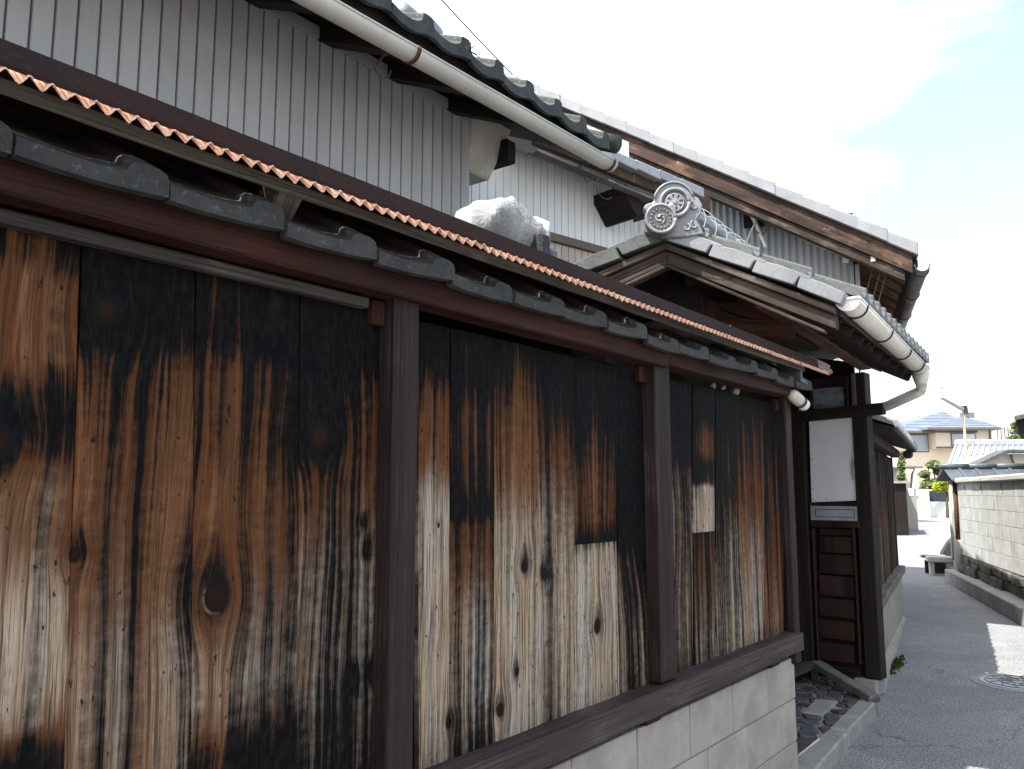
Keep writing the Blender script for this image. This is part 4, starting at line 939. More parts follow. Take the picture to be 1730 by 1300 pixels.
def ornament():
    """crest tile on the gable peak: cloud-scrolled plate, wheel crest, comma roundel with beads"""
    c = q(1136, 352, -.07)
    yaw = R(6)
    X = Vector((math.cos(yaw), math.sin(yaw), 0)); Z = Vector((-.02, 0, 1)); N_ = Vector((math.sin(yaw), -math.cos(yaw), 0))
    P = lambda x, z, n=0.0: c + X * x + Z * z + N_ * n
    t = gate
    sc_ = abs(q(1180, 350, -.07).x - q(1090, 350, -.07).x) / 90.0      # metres per picture pixel here
    S = lambda dx, dy, n=0.0: P(dx * sc_, -dy * sc_, n)
    out = [(-48, 42), (-50, 32), (-44, 20), (-44, 6), (-50, -2), (-44, -10), (-32, -12), (-28, -26), (-18, -40), (-2, -47), (14, -45), (28, -36), (36, -22), (46, -16), (51, -4), (48, 12), (40, 22), (46, 34), (52, 48), (20, 52), (-20, 52)]
    b = MB(); b.prism([S(x, y) for x, y in out], N_ * -.07); b.build('crest_plate', M['tile'], t, .006)
    hold = bpy.data.objects.new('crest_tile', None)
    def disc(cx, cy, r, n0, n1, name, mat, seg=28):
        b = MB(); b.lathe([(0, n0), (r * sc_, n0), (r * sc_, n1 - .003), (r * sc_ - .003, n1), (0, n1)], S(cx, cy), N_, seg); return b.build(name, mat, t)
    def ring(cx, cy, r, w, n0, h, name, mat=M['tile']):
        b = MB(); k = [];
        b2 = MB(); pts = [S(cx + r * math.cos(a), cy + r * math.sin(a), n0) for a in [2 * math.pi * i / 32 for i in range(33)]]
        b2.tube(pts, w * sc_, 7); return b2.build(name, mat, t, 0, True)
    # wheel crest
    disc(4, -8, 25, 0, .016, 'wheel_disc', M['tile_dull']); ring(4, -8, 24, 3.2, .017, 0, 'wheel_rim'); ring(4, -8, 15, 1.6, .017, 0, 'wheel_rim')
    b = MB()
    for i in range(8):
        a = 2 * math.pi * i / 8 + .2; b.bar(S(4 + 2.5 * math.cos(a), -8 + 2.5 * math.sin(a), .017), S(4 + 14 * math.cos(a), -8 + 14 * math.sin(a), .017), 4.2 * sc_, .008, 1, 0, N_, 6.0 * sc_)
    b.build('wheel_spokes', M['tile'], t, .001)
    disc(4, -8, 4, .016, .026, 'wheel_hub', M['tile'], 14)
    # comma roundel, hanging lower left and further forward
    cx, cy = -22, 24
    disc(cx, cy, 27, -.02, .050, 'roundel', M['tile']); disc(cx, cy, 20, .049, .0515, 'roundel_field', M['tile_dull']); ring(cx, cy, 24.5, 3.0, .051, 0, 'roundel_rim')
    b = MB()
    for i in range(16):
        a = 2 * math.pi * i / 16; b.lathe([(1.9 * sc_, 0), (1.6 * sc_, .004), (.8 * sc_, .006), (0, .0065)], S(cx + 16.5 * math.cos(a), cy + 16.5 * math.sin(a), .051), N_, 8)
    b.build('beads', M['tile'], t, 0, True)
    b = MB()
    for i in range(3):
        a0 = 2 * math.pi * i / 3 - .6; pts = []
        for j in range(12):
            s_ = j / 11; a = a0 + s_ * 2.5; r = 3.8 + 6.5 * s_ ** 1.1; pts.append(S(cx + r * math.cos(a), cy + r * math.sin(a), .052))
        b.tube(pts, 3.0 * sc_, 7, .4 * sc_)
    b.build('comma_swirls', M['tile'], t, 0, True)
    # side scrolls
    for (sx, sy, dr, w0) in ((-37, 2, 1, 9), (38, -2, -1, 9), (36, 32, -1, 8), (-40, 30, 1, 6), (22, 36, 1, 7)):
        pts = []
        for j in range(18):
            s_ = j / 17; a = -1.2 * dr + dr * s_ * 5.0 + (math.pi if dr < 0 else 0); r = w0 * (1 - .78 * s_); pts.append(S(sx + r * math.cos(a), sy + r * math.sin(a), .004))
        b = MB(); b.tube(pts, 2.3 * sc_, 6, 1.4 * sc_); b.build('scroll', M['tile'], t, 0, True)
    b = MB(); b.lathe([(0, 0), (.012, 0), (.010, .012), (0, .016)], S(-4, 1, .045), N_, 8); b.build('mortar_dab', M['cream'], t, 0, True)
    b = MB(); pts = [S(-31 + 34 * math.cos(a) + 34, -10 + 36 * math.sin(a), .003) for a in [R(195) + R(150) * i / 16 for i in range(17)]]; b.tube(pts, 2.2 * sc_, 6); b.build('crest_moulding', M['tile'], t, 0, True)
ornament()
# purlins and frame under the gable
pu = q(1289, 504, .06); pe_ = ext(pu, 2.42)
b = MB(); b.bar(ext(pu, 0), pe_, .085, .085, 8, .002); b.build('purlin', M['purlin_wood'], gate, .005)
pr_ = q(1172, 470, .1); b = MB(); b.bar(ext(pr_, 0, .02), ext(pr_, 2.3, .02), .10, .10, 6, .002); b.build('ridge_beam', M['dark_wood'], gate, .005)
pl_ = Vector((2 * apex.x - pu.x, .06, pu.z)); b = MB(); b.bar(ext(pl_, 0), ext(pl_, 2.3), .085, .085, 6, .002); b.build('purlin', M['purlin_wood'], gate, .005)
# tie beam across and king post, set back
tb0, tb1 = ext(pl_, .55, -.02), ext(pu, .55, -.06)
b = MB(); b.bar(tb0, tb1, .09, .10, 6, .003); b.build('tie_beam', M['purlin_wood'], gate, .005)
kp = (tb0 + tb1) / 2; b = MB(); b.bar(kp, Vector((kp.x, kp.y, apex.z - .10)), .10, .09); b.build('king_post', M['purlin_wood'], gate, .005)
b = MB(); b.bar(tb0.lerp(tb1, .5) + dz * .18, tb1 + dz * .02, .06, .10, 5, .003); b.build('curved_brace', M['purlin_wood'], gate, .005)
for p0_, p1_ in ((ext(pl_, .25), ext(pl_, 3.6)),):
    b = MB(); b.bar(Vector((p0_.x, p0_.y, 1.15)), Vector((p1_.x, p1_.y, 1.15)), .02, 2.34); b.build('sun_block_wall', M['black_void'], gate)  # added wall, keeps sun out and darkens the gate inside
# rafters on the lane side seen from below
for k in range(9):
    t_ = .12 + k * .27
    a = ext(apex, t_, -.11); c = ext(eR, t_, -.105) + Vector((-.03, 0, 0))
    b = MB(); b.bar(a, c, .045, .05, 1); b.build('rafter', M['dark_wood'], gate, .003)
# gutter with straps, end cap, elbow and downpipe
gl = lambda p: gp.loc(p)
GN, GF = gl(Gn), gl(Gf); gdv = (GF - GN).normalized()
half_gutter(GN, GF, .0525).build('gutter', M['gutter'], gate, 0, True)
sdv = gdv.cross(dz).normalized()
b = MB(); b.prism([GN + sdv * (math.cos(a) * .055) + dz * (math.sin(a) * .055) for a in [math.pi + math.pi * i / 14 for i in range(15)]], gdv * -.006); b.build('gutter_end', M['gutter_cap'], gate)
b = MB(); b.bar(GN + sdv * .056 - gdv * .008 + dz * .001, GN - sdv * .056 - gdv * .008 + dz * .001, .016, .010); b.build('gutter_end_lip', M['gutter_cap'], gate, .003)
for t_ in (.07, .36, .64, .88):
    gutter_bracket(GN.lerp(GF, t_), gdv, .056, 'gutter_strap', M['iron'], gate)
    c = GN.lerp(GF, t_); b = MB(); b.tube([c - sdv * .05 - dz * .02 + (-sdv) * (.05 - .05 * math.cos(a)) + dz * (-.05 * math.sin(a)) for a in [math.pi * i / 10 for i in range(11)]], .0035, 6); b.build('iron_hook', M['iron'], gate)
# collector mouth and pipe
D1 = GF - gdv * .04
b = MB(); b.lathe([(.058, .02), (.054, -.055), (.040, -.10), (.034, -.115)], D1 - dz * .0, dz, 16); b.build('outlet', M['gutter'], gate, 0, True)
pA = gl(at_y(1557, 655, 5.70)); pB = gl(at_y(1553, 662, 5.70)); pC = gl(at_y(1500, 686, 5.9)); pD = gl(at_y(1486, 689, 6.15))
b = MB(); b.tube([D1 - dz * .10, pA, (pA + pB) / 2 - dz * .01, pB.lerp(pC, .12), pC, pD], .036, 14); b.build('downpipe', M['gutter'], gate, 0, True)

# side panel wall of the gate
pf = on_z(1476, 1146, .12)
S = Fr((pf.x, pf.y, 0), vp(-600))     # x goes left and away, y towards the viewer's left
gs = thing('gate_side_panel', 'gate side wall of white board, letter plate and dark wood door with corner post', 'gate wall', S)
sp_ = lambda px, py, m=0.0: S.on_m(px, py, m)
zt_ = 2.29
def sbox(name, px0, px1, py0, py1, m0, m1, mat, bev=.003, label=None, xs=None):
    a = sp_(px0, py0, m1); c = sp_(px1, py1, m1)
    x0, x1 = min(a.x, c.x), max(a.x, c.x); z0, z1 = min(a.z, c.z), max(a.z, c.z)
    return MB().box(x0, x1, m0, m1, z0, z1).build(name, mat, gs, bev, False, label)
a = sp_(1475, 900, 0); c = sp_(1449, 900, 0)
b = MB(); b.bar(((a.x + c.x) / 2, -.055, .11), ((a.x + c.x) / 2, -.055, zt_), abs(a.x - c.x), .11, 12, .0015, (0, 1, 0)); b.build('corner_post', M['dark_wood'], gs, .006)
# footing stone under the post
MB().box(-.03, .13, -.14, .03, .0, .108).build('post_footing', M['concrete'], gs, .008)
# white board (slightly skewed), letter plate
pts = [sp_(x, y, -.02) for x, y in ((1371, 849), (1449, 846), (1443.5, 697), (1366.5, 706))]
b = MB(); b.prism(pts, (0, -.012, 0)); pq = sp_(1440, 795, -.02); wb = b.build('white_board', scuffed_panel(pq.x, pq.z), gs, .001)
for x, y in ((1374, 709), (1405, 706), (1438, 703), (1369, 724), (1443, 720), (1371, 776), (1373, 826), (1374, 844), (1397, 843), (1447, 829)):
    p = sp_(x, y, -.019); b = MB(); b.lathe([(.0045, 0), (.0035, .002), (0, .0025)], p, (0, 1, 0), 8); b.build('nail', M['iron'], wb)
b = MB(); p0, p1 = sp_(1370, 879, -.006), sp_(1452, 855, -.006); X0_, X1_ = min(p0.x, p1.x), max(p0.x, p1.x)
b.box(X0_, X1_, -.02, -.004, p0.z, p1.z); plate = b.build('letter_plate', M['plate'], gs, .002)
dx_ = X1_ - X0_; dz_ = p1.z - p0.z
fr_ = MB()
for (x0, x1, z0, z1) in ((.10, .90, .72, .76), (.10, .90, .22, .26), (.10, .112, .26, .72), (.888, .90, .26, .72)):
    fr_.box(X0_ + dx_ * x0, X0_ + dx_ * x1, -.0045, -.002, p0.z + dz_ * z0, p0.z + dz_ * z1)
fr_.build('flap_edge', M['iron'], plate)
# rails and lower door of horizontal planks
sbox('rail', 1366, 1450, 849, 856, -.05, .0, M['door_wood'])
sbox('rail', 1368, 1452, 879, 893, -.05, .002, M['door_wood'])
sbox('door_stile', 1370, 1384, 893, 1120, -.05, -.002, M['door_wood']); sbox('door_stile', 1443, 1451, 893, 1122, -.05, -.002, M['door_wood'])
ys = [893, 906, 936, 972, 1010, 1046, 1084, 1122]
for y0, y1 in zip(ys, ys[1:]): sbox('door_plank', 1383.5, 1443.5, y0 + .1, y1 - .1, -.045, -.016 - random.uniform(0, .003), M['door_wood'], .0012)
sbox('door_base', 1378, 1452, 1122, 1150, -.05, .004, M['dark_wood'], .006)
# jamb on the left and darkness of the passage behind
a = sp_(1366, 900, 0); c = sp_(1341, 900, 0)
b = MB(); b.bar(((a.x + c.x) / 2, -.03, .10), ((a.x + c.x) / 2, -.03, zt_), abs(a.x - c.x), .09, 6, .0015, (0, 1, 0)); b.build('jamb', M['dark_wood'], gs, .005)
p = sp_(1330, 900, -.05); MB().box(c.x + .002, c.x + .9, -.06, -.03, .1, zt_).build('inner_door', M['dark_wood'], gs, .003)
MB().box(.05, 1.3, -.085, -.062, .05, 1.95).build('panel_shade_backing', M['black_void'], gs)  # black backing added as painted darkness behind the panel
# transom: frame, frosted pane, short stud
sbox('transom_frame', 1366, 1372, 640, 688, -.05, .0, M['door_wood']); sbox('transom_frame', 1427, 1434, 640, 688, -.05, .0, M['door_wood'])
sbox('transom_frame', 1366, 1434, 640, 652, -.052, -.003, M['door_wood'])
sbox('transom_pane', 1372, 1427, 652, 690, -.04, -.03, M['frosted'], 0)
sbox('stud', 1437, 1447, 632, 692, -.05, .012, M['grey_wood'])  # pale timber lightens the stud to offset its shading
MB().hexa([(.05, -.085, 1.951), (1.3, -.085, 1.951), (1.3, -.062, 1.951), (.05, -.062, 1.951), (.05, -.085, 2.38), (1.3, -.085, 2.66), (1.3, -.062, 2.66), (.05, -.062, 2.38)]).build('shade_sheet', M['black_void'], gs)  # black sheet added over the lit gap, painted as shade
# lintel with nose past the post
a = sp_(1492, 688, .02); c = sp_(1330, 706, .02)
b = MB(); b.bar((a.x, .0, a.z - .01), (c.x, .0, c.z + .0), .07, .085, 8, .002); b.build('lintel', M['dark_wood'], gs, .005)
# step: low board wall on the left of the alcove and leaning plank
a = sp_(1372, 1118, .1)
b = MB(); p0 = on_z(1378, 1121, .20); p1 = on_z(1478, 1182, .105)
pk = Fr((p1.x, p1.y, 0), 0)
stp = thing('leaning_plank', 'bleached grey timber plank sloping down to the kerb before the gate', 'plank', Fr((p0.x, p0.y, 0), R(90)))
o_ = Vector((p0.x, p0.y, 0)); b.bar(Vector((0, 0, p0.z)), p1 - o_, .085, .045, 8, .0022); b.build('plank', M['grey_wood'], stp, .005)
b = MB(); b.bar(Vector((-.01, .02, .08)), Vector((-.01, .02, p0.z - .02)), .05, .05); b.build('prop', M['grey_wood2'], stp, .004)
th_ = Fr((p0.x, p0.y, 0), F.a)
tr_ = thing('gate_threshold', 'dark wooden threshold boards under the gate opening beside the plank', 'threshold', th_)
MB().bar((-1.1, .12, .17), (-.03, .03, .19), .07, .05, 4, .002).build('threshold_beam', M['grey_wood2'], tr_, .004)
MB().box(-1.1, .0, .10, .13, .06, .15).build('riser_board', M['dark_wood'], tr_, .003)
MB().box(.05, .20, .06, .09, .06, .17).build('foot_block', M['grey_wood2'], tr_, .003)

# ---- alcove floor: mortared bed, separate stones, kerb slabs
kz = .09
K = lambda px, py: on_z(px, py, kz)
inner = [K(1200, 1420), K(1343, 1286), K(1398, 1232), K(1449, 1183), on_z(1466, 1160, kz)]
poly = [Vector((p.x, p.y)) for p in inner]
pv = thing('alcove_paving', 'dark irregular stone paving set in pale mortar before the gate', 'paving', WORLD)
backp = [Vector((2.35, 6.35)), Vector((1.7, 6.6)), Vector((1.35, 4.35))]
area = [Vector((p.x, p.y)) for p in (K(1330, 1300), K(1398, 1232), K(1449, 1183), K(1466, 1166))] + [Vector((2.45, 6.3)), Vector((1.75, 6.5)), Vector((1.2, 4.7))]
b = MB(); b.prism([(p.x, p.y, .0) for p in area], (0, 0, .068)); b.build('mortar_bed', M['mortar'], pv)
def clip(pl, n, d):
    out = []
    for i in range(len(pl)):
        a, c = pl[i], pl[(i + 1) % len(pl)]; fa, fc = a.dot(n) - d, c.dot(n) - d
        if fa <= 0: out.append(a)
        if fa * fc < 0: out.append(a.lerp(c, fa / (fa - fc)))
    return out
rs = random.Random(5); sites = []
for i in range(15):
    for j in range(18):
        x = 1.0 + i * .115 + rs.uniform(-.045, .045) + (j % 2) * .05; y = 4.2 + j * .125 + rs.uniform(-.045, .045)
        sites.append(Vector((x, y)))
slab_c = on_z(1386, 1195, kz); flat = [on_z(x, y, kz) for x, y in ((1356, 1203), (1390, 1208), (1416, 1184), (1378, 1181))]
fc = sum((Vector((p.x, p.y)) for p in flat), Vector((0, 0))) / 4
def inside(p, pl):
    s_ = 0
    for i in range(len(pl)):
        a, c = pl[i], pl[(i + 1) % len(pl)]; cr = (c.x - a.x) * (p.y - a.y) - (c.y - a.y) * (p.x - a.x)
        if s_ == 0: s_ = 1 if cr > 0 else -1
        elif cr * s_ < 0: return False
    return True
flat2 = [Vector((p.x, p.y)) for p in flat]
for p in sites:
    if not inside(p, area) or inside(p, flat2): continue
    pl = [p + Vector((dx, dy)) for dx, dy in ((-.2, -.2), (.2, -.2), (.2, .2), (-.2, .2))]
    for s_ in sites:
        if s_ is p or (s_ - p).length > .34: continue
        n = (s_ - p); mid = (s_ + p) / 2; pl = clip(pl, n, mid.dot(n))
        if len(pl) < 3: break
    if len(pl) < 3: continue
    if (p - fc).length < .3 and any(inside(v, flat2) for v in pl): pl = [v if not inside(v, flat2) else p + (v - p) * .45 for v in pl]
    pl = [p + (v - p) * rs.uniform(.74, .88) for v in pl]
    h = rs.uniform(.076, .088)
    b = MB(); b.prism([(v.x - p.x, v.y - p.y, .05) for v in pl], (0, 0, h - .05)); o = b.build('paving_stone', M['cobble'], pv, .006); o.location = (p.x, p.y, 0)
b = MB(); b.prism([(p.x, p.y, .05) for p in flat], (0, 0, .04)); b.build('square_slab', M['kerb'], pv, .005)
ks = thing('granite_kerb', 'two long pale granite kerb slabs edging the gate alcove', 'kerb', WORLD)
for pts in (((1398, 1232), (1432, 1237), (1300, 1390), (1180, 1410)), ((1400, 1229.5), (1434, 1234), (1479, 1186), (1450, 1182))):
    w_ = [K(x, y) for x, y in pts]; b = MB(); c = sum(w_, Vector()) / 4
    b.prism([(p.x, p.y, -.05) for p in w_], (0, 0, kz + .05)); b.build('kerb_slab', M['kerb'], ks, .010)

# ================================================================ FAR FENCE
fa = on_z(1480, 1165, 0); fb = on_z(1527, 1045, 0)
F2 = Fr((fa.x, fa.y, 0), math.atan2(fb.x - fa.x, fb.y - fa.y)); L2 = (fb - fa).length
f2 = thing('far_board_fence', 'second dark board fence beyond the gate on a concrete footing', 'fence', F2)
MB().box(0.02, L2, .075, .09, .50, 1.86).build('shade_backing', M['black_void'], f2)  # black backing added, its colour stands for shade in the gaps
MB().box(0.02, L2, .0, .14, 0, .50).build('footing', M['concrete'], f2, .01)
b = MB(); b.bar((.02, .01, .55), (L2 + .01, .01, .55), .11, .08, 8, .003); b.build('sill', M['grey_wood'], f2, .005)
nb = 16; w2 = L2 / nb
for k in range(nb):
    c_ = random.uniform(.35, .7); p_ = random.uniform(.2, .8)
    o = plank(k * w2, (k + 1) * w2, k * w2, (k + 1) * w2, 1.80, .59, [(.59, c_, p_), (1.1, c_ + .05, p_ * .8), (1.5, c_ + .25, .1), (1.8, 1.1, 0)], f2, .03)
for x in (.03, .92, 1.83, 2.75, L2 - .04):
    b = MB(); b.bar((x, .044, .59), (x, .044, 1.81), .055, .05, 4, .001, (0, 1, 0)); b.build('post', M['post_wood'], f2, .003)
b = MB(); b.bar((0, -.01, 1.85), (L2 + .08, -.01, 1.85), .09, .08, 6, .002); b.build('top_beam', M['dark_wood'], f2, .004)
b = MB(); b.hexa([(0, -.22, 1.875), (L2 + .12, -.22, 1.875), (L2 + .12, .4, 2.08), (0, .4, 2.08), (0, -.22, 1.895), (L2 + .12, -.22, 1.895), (L2 + .12, .4, 2.10), (0, .4, 2.10)]); b.build('roof_deck', M['dark_wood'], f2)
m2 = eave_tile_mesh('eave_tile', .232, .25, .33, M['tile'], .012, .05, .006); ff = None
for k in range(int((L2 + .1) / .235)):
    for r_ in range(3):
        o = link('eave_tile', m2, f2) if ff is None else dup(ff, f2); ff = ff or o
        o.location = (k * .235, -.245 + r_ * .21, 1.912 + r_ * .075)
b = MB(); b.lathe([(0, -.02), (.06, -.02), (.06, .03), (.045, .035), (0, .03)], (L2 + .13, -.18, 1.93), (1, -.3, 0), 14); b.build('end_tile', M['tile_dull'], f2)
b = MB(); b.lathe([(0, -.02), (.05, -.02), (.05, .03), (0, .03)], (L2 + .10, -.14, 1.85), (1, -.3, 0), 14); b.build('end_tile', M['tile_dull'], f2)
# rough rounded concrete haunch along its foot
hn = thing('concrete_haunch', 'rough rounded mossy concrete haunch along the foot of the second fence', 'kerb', F2)
b = MB(); rr = []
for i in range(40):
    x = -.12 + (L2 + .10) * i / 39; k_ = 1 - .6 * i / 39; rr.append([(x, .06 - (.06 + .07 * k_ + .012 * mnoise.noise(Vector((x * 5, a_i, 0)))) * math.cos(a) , -.04 + (.07 + .09 * k_ + .02 * mnoise.noise(Vector((x * 6, a_i, 7)))) * math.sin(a)) for a_i, a in enumerate([math.pi * j / 10 for j in range(11)])])
b.rings(rr); b.build('haunch', M['kerb'], hn, 0, True)
# moss tuft in the gutter
mc = on_z(1514, 1124, 0); b = MB(); rs = random.Random(3)
for i in range(260):
    a = rs.uniform(0, 6.28); r_ = abs(rs.gauss(0, .5)); x = mc.x + math.sin(F2.a) * rs.gauss(0, .22) + rs.gauss(0, .025); y = mc.y + math.cos(F2.a) * rs.gauss(0, .05) + (x - mc.x) * 1.6; h = rs.uniform(.01, .035)
    dx, dy = math.cos(a) * .012, math.sin(a) * .012
    b.face([(x - dx, y - dy, 0), (x + dx, y + dy, 0), (x + dy * .8, y - dx * .8, h)])
tag(b.build('moss', M['moss']), 'low green moss tuft at the foot of the far fence', 'moss', None, 'stuff')

# manhole
mh = on_z(1722, 1155, 0)
mt = thing('manhole_cover', 'round patterned iron manhole cover in a concrete collar on the lane', 'manhole cover', Fr((mh.x, mh.y, 0), R(90)))
MB().lathe([(0, .001), (.32, .001), (.32, .004), (0, .004)], (0, 0, 0), (0, 0, 1), 40).build('collar', M['concrete'], mt)
MB().lathe([(0, .004), (.262, .004), (.262, .008), (.255, .010), (0, .010)], (0, 0, 0), (0, 0, 1), 40).build('cover', M['plate'], mt)
b = MB()
for i in range(12):
    a = 2 * math.pi * i / 12; pts = [(r_ * math.cos(a + k * .12), r_ * math.sin(a + k * .12), .011) for k, r_ in enumerate((.05, .09, .13, .17, .21))]; b.tube(pts, .0045, 5)
for r_ in (.05, .13, .225): b.tube([(r_ * math.cos(2 * math.pi * i / 32), r_ * math.sin(2 * math.pi * i / 32), .011) for i in range(33)], .004, 5)
b.build('cast_pattern', M['gutter_dark'], mt)

# ================================================================ RIGHT-HAND BLOCK WALL
rw0 = at_y(1621, 880, 14.2); RWF = Fr((rw0.x, rw0.y, 0), vp(1322))
rw = thing('garden_block_wall', 'pale streaked concrete block garden wall with rounded cap on the right of the lane', 'wall', RWF)
MB().box(-12, -.02, -.19, -.012, .2, 1.60).build('wall_core', M['block_black'], rw)
bl = None; zc = 1.555
for c in range(6):
    z1 = zc - .198 * c; nb_ = 22; off = 0 if c % 2 == 0 else -.2
    for k in range(nb_):
        x1 = -k * .40 + off if k else 0.0
        x0 = -(k + 1) * .40 + off
        if c == 0 and k % 3 == 1: continue
        w = x1 - x0
        if abs(w - .40) < 1e-6 and bl: o = dup(bl, rw)
        else:
            me = MB().box(-w + .001, -.001, -.19, 0, -.193, 0).mesh('block', M['block_pale'], .002); o = link('block', me, rw)
            if abs(w - .40) < 1e-6: bl = o
        o.location = (x1, random.uniform(-.002, .002), z1)
# pierced ornament blocks in the top course
pm_ = None
for k in range(1, 22, 3):
    x1 = -k * .40
    if pm_ is None:
        b = MB(); b.box(-.398, -.26, -.19, 0, -.193, 0); b.box(-.14, -.002, -.19, 0, -.193, 0); b.box(-.26, -.14, -.19, 0, -.025, 0); b.box(-.26, -.14, -.19, 0, -.193, -.165); b.box(-.26, -.14, -.19, -.06, -.165, -.025)
        pm_ = link('pierced_block', b.mesh('pierced_block', M['block_pale']), rw)
        b = MB(); b.tube([(-.2 + .045 * math.sin(a * 1.0), -.012, -.095 + .016 * (a - 3.2)) for a in [i * .4 for i in range(17)]], .016, 6); sc0 = b.build('s_motif', M['block_pale'], pm_, 0, True)
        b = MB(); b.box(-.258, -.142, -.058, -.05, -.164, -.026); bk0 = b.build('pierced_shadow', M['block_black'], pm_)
        pm_.location = (x1, 0, zc)
    else:
        o = dup(pm_, rw, (x1, 0, zc)); dup(sc0, o); dup(bk0, o)
# stone base
rs = random.Random(11); x = -.05
nst = 0
while x > -9:
    for z0, z1 in ((.22, .40), (.40, .385 + .0)):
        pass
    w = rs.uniform(.22, .40)
    for row, (z0, z1) in enumerate(((.10, .245), (.245, .368))):
        b = MB(); b.box(-w + .006, -.004, -.2, .06 + rs.uniform(-.02, .03), z0, z1 - .006)
        b.v = [v + Vector((rs.uniform(-.012, .012), rs.uniform(-.012, .012), rs.uniform(-.008, .004))) for v in b.v]
        o = b.build('base_stone', M['lichen'], rw, .015); o.location = (x - (rs.uniform(0, .1) if row else 0), 0, 0)
    x -= w
# coping: concrete cap, tiles, ridge roll
b = MB(); b.bar((-12, -.07, 1.60), (.10, -.07, 1.60), .25, .085, 24, .003); b.build('cap_stone', M['concrete_pale'], rw, .02)
tcw = thing('tiled_coping', 'blue grey tiled coping of a wall facing down the lane above the block wall end', 'wall', Fr((at_y(1608, 811, 14.1).x, 14.1, 0), R(90)))
ct = None
for k in range(16):
    x1 = .002 + k * .287
    if ct is None:
        b = MB(); b.hexa([(0, 0, 1.60), (.283, 0, 1.595), (.283, .26, 1.80), (0, .26, 1.80), (0, 0, 1.628), (.283, 0, 1.622), (.283, .26, 1.83), (0, .26, 1.83)])
        ct = link('coping_tile', b.mesh('coping_tile', M['tile_blue'], .006), tcw)
        b = MB(); b.hexa([(.235, -.02, 1.585), (.296, -.02, 1.585), (.296, .26, 1.815), (.235, .26, 1.815), (.235, -.02, 1.650), (.296, -.02, 1.640), (.296, .26, 1.855), (.235, .26, 1.862)]); rl0 = link('tile_rib', b.mesh('tile_rib', M['tile_blue'], .008), ct)
        ct.location = (x1, 0, 0)
    else: o = dup(ct, tcw, (x1, random.uniform(-.006, .006), random.uniform(-.004, .004)), (0, random.uniform(-.008, .008), 0)); dup(rl0, o)
b = MB(); b.hexa([(0, .26, 1.80), (4.6, .26, 1.80), (4.6, .55, 1.6), (0, .55, 1.6), (0, .26, 1.83), (4.6, .26, 1.83), (4.6, .55, 1.63), (0, .55, 1.63)]); b.build('back_tiles', M['tile_blue'], tcw)
for k in range(10):
    b = MB(); b.tube([(-.06 + k * .48, .25, 1.855), (.425 + k * .48, .25, 1.858)], .048, 12); b.build('ridge_roll', M['tile_blue'], tcw, 0, True)
MB().box(.12, 4.6, .18, .36, 0, 1.60).build('wall_body', M['concrete_pale'], tcw)
b = MB(); b.bar((.02, .10, 1.572), (.30, .10, 1.572), .14, .05); b.build('eave_block', M['dark_wood'], tcw, .005)
# end post, drain pipe, plinth
dp = thing('drain_pipe', 'rust brown and grey drain pipe at the end of the garden block wall', 'pipe', RWF)
MB().tube([(.06, .03, .62), (.06, .03, 1.62)], .032, 12).build('brown_pipe', M['rust'], dp, 0, True)
MB().tube([(.02, .12, .28), (.02, .12, 1.25)], .026, 10).build('grey_pipe', M['plate'], dp, 0, True)
MB().box(-.02, .24, -.15, .12, 0, .61).build('plinth', M['concrete_pale'], dp, .02)
# lane edge kerb in front
kb = thing('lane_kerb', 'dark concrete kerb wall along the foot of the garden wall', 'kerb', RWF)
ka, kc = RWF.loc(on_z(1597, 982, 0)), RWF.loc(on_z(1730, 1061, 0))
kd = (kc - ka).normalized(); kp_ = Vector((-kd.y, kd.x, 0)); kp_ = kp_ if kp_.y < 0 else -kp_
b = MB(); e = ka + kd * 9; b.hexa([ka, e, e + kp_ * .13, ka + kp_ * .13, ka + dz * .19, e + dz * .19, e + kp_ * .13 + dz * .19, ka + kp_ * .13 + dz * .19]); b.build('kerb_wall', M['concrete'], kb, .01)
b = MB(); b.hexa([ka + kp_ * .13, e + kp_ * .13, e + kp_ * 1.2, ka + kp_ * 1.0, ka + kp_ * .13 + dz * .1, e + kp_ * .13 + dz * .1, e + kp_ * 1.2 + dz * .1, ka + kp_ * 1.0 + dz * .1]); b.build('gutter_bed', M['concrete'], kb)
# culvert at the end of the ditch
cvp = on_z(1590, 972, 0); CV = Fr((cvp.x, cvp.y, 0), R(18))
cv = thing('culvert', 'small concrete culvert with slab lid at the bend of the lane', 'culvert', CV)
MB().box(-.05, .12, -.17, -.10, 0, .22).build('side_wall', M['concrete_pale'], cv, .01); MB().box(-.05, .12, .10, .17, 0, .22).build('side_wall', M['concrete_pale'], cv, .01)
MB().box(.3, .34, -.2, .2, 0, .22).build('opening_shade', M['block_black'], cv)  # black sheet painted as shade in the culvert opening
MB().box(-.10, .22, -.20, .20, .22, .31).build('slab_lid', M['concrete_pale'], cv, .012)
MB().box(1.2, 1.45, -.30, .12, .20, .25).build('slab_lid', M['cap_end'], cv, .008)
kpts = [CV.loc(on_z(x, y, 0)) for x, y in ((1577, 958), (1583, 938), (1596, 918), (1612, 905))]
for p, p2 in zip(kpts, kpts[1:]):
    b = MB(); b.bar(p + dz * .05, p2 + dz * .05, .14, .10, 2, .004); b.build('ditch_edge', M['concrete_pale'], cv, .015)
b = MB(); b.face([kpts[0] + Vector((.1, -.1, .006)), kpts[1] + Vector((0, -.1, .006)), kpts[2] + Vector((0, -.1, .006)), kpts[3] + Vector((0, -.15, .006)), kpts[3] + Vector((-2.5, -.9, .006)), kpts[0] + Vector((.3, -.45, .006))]); b.build('ditch_shade', M['black_void'], cv)  # flat black face painted as the dark inside of the ditch

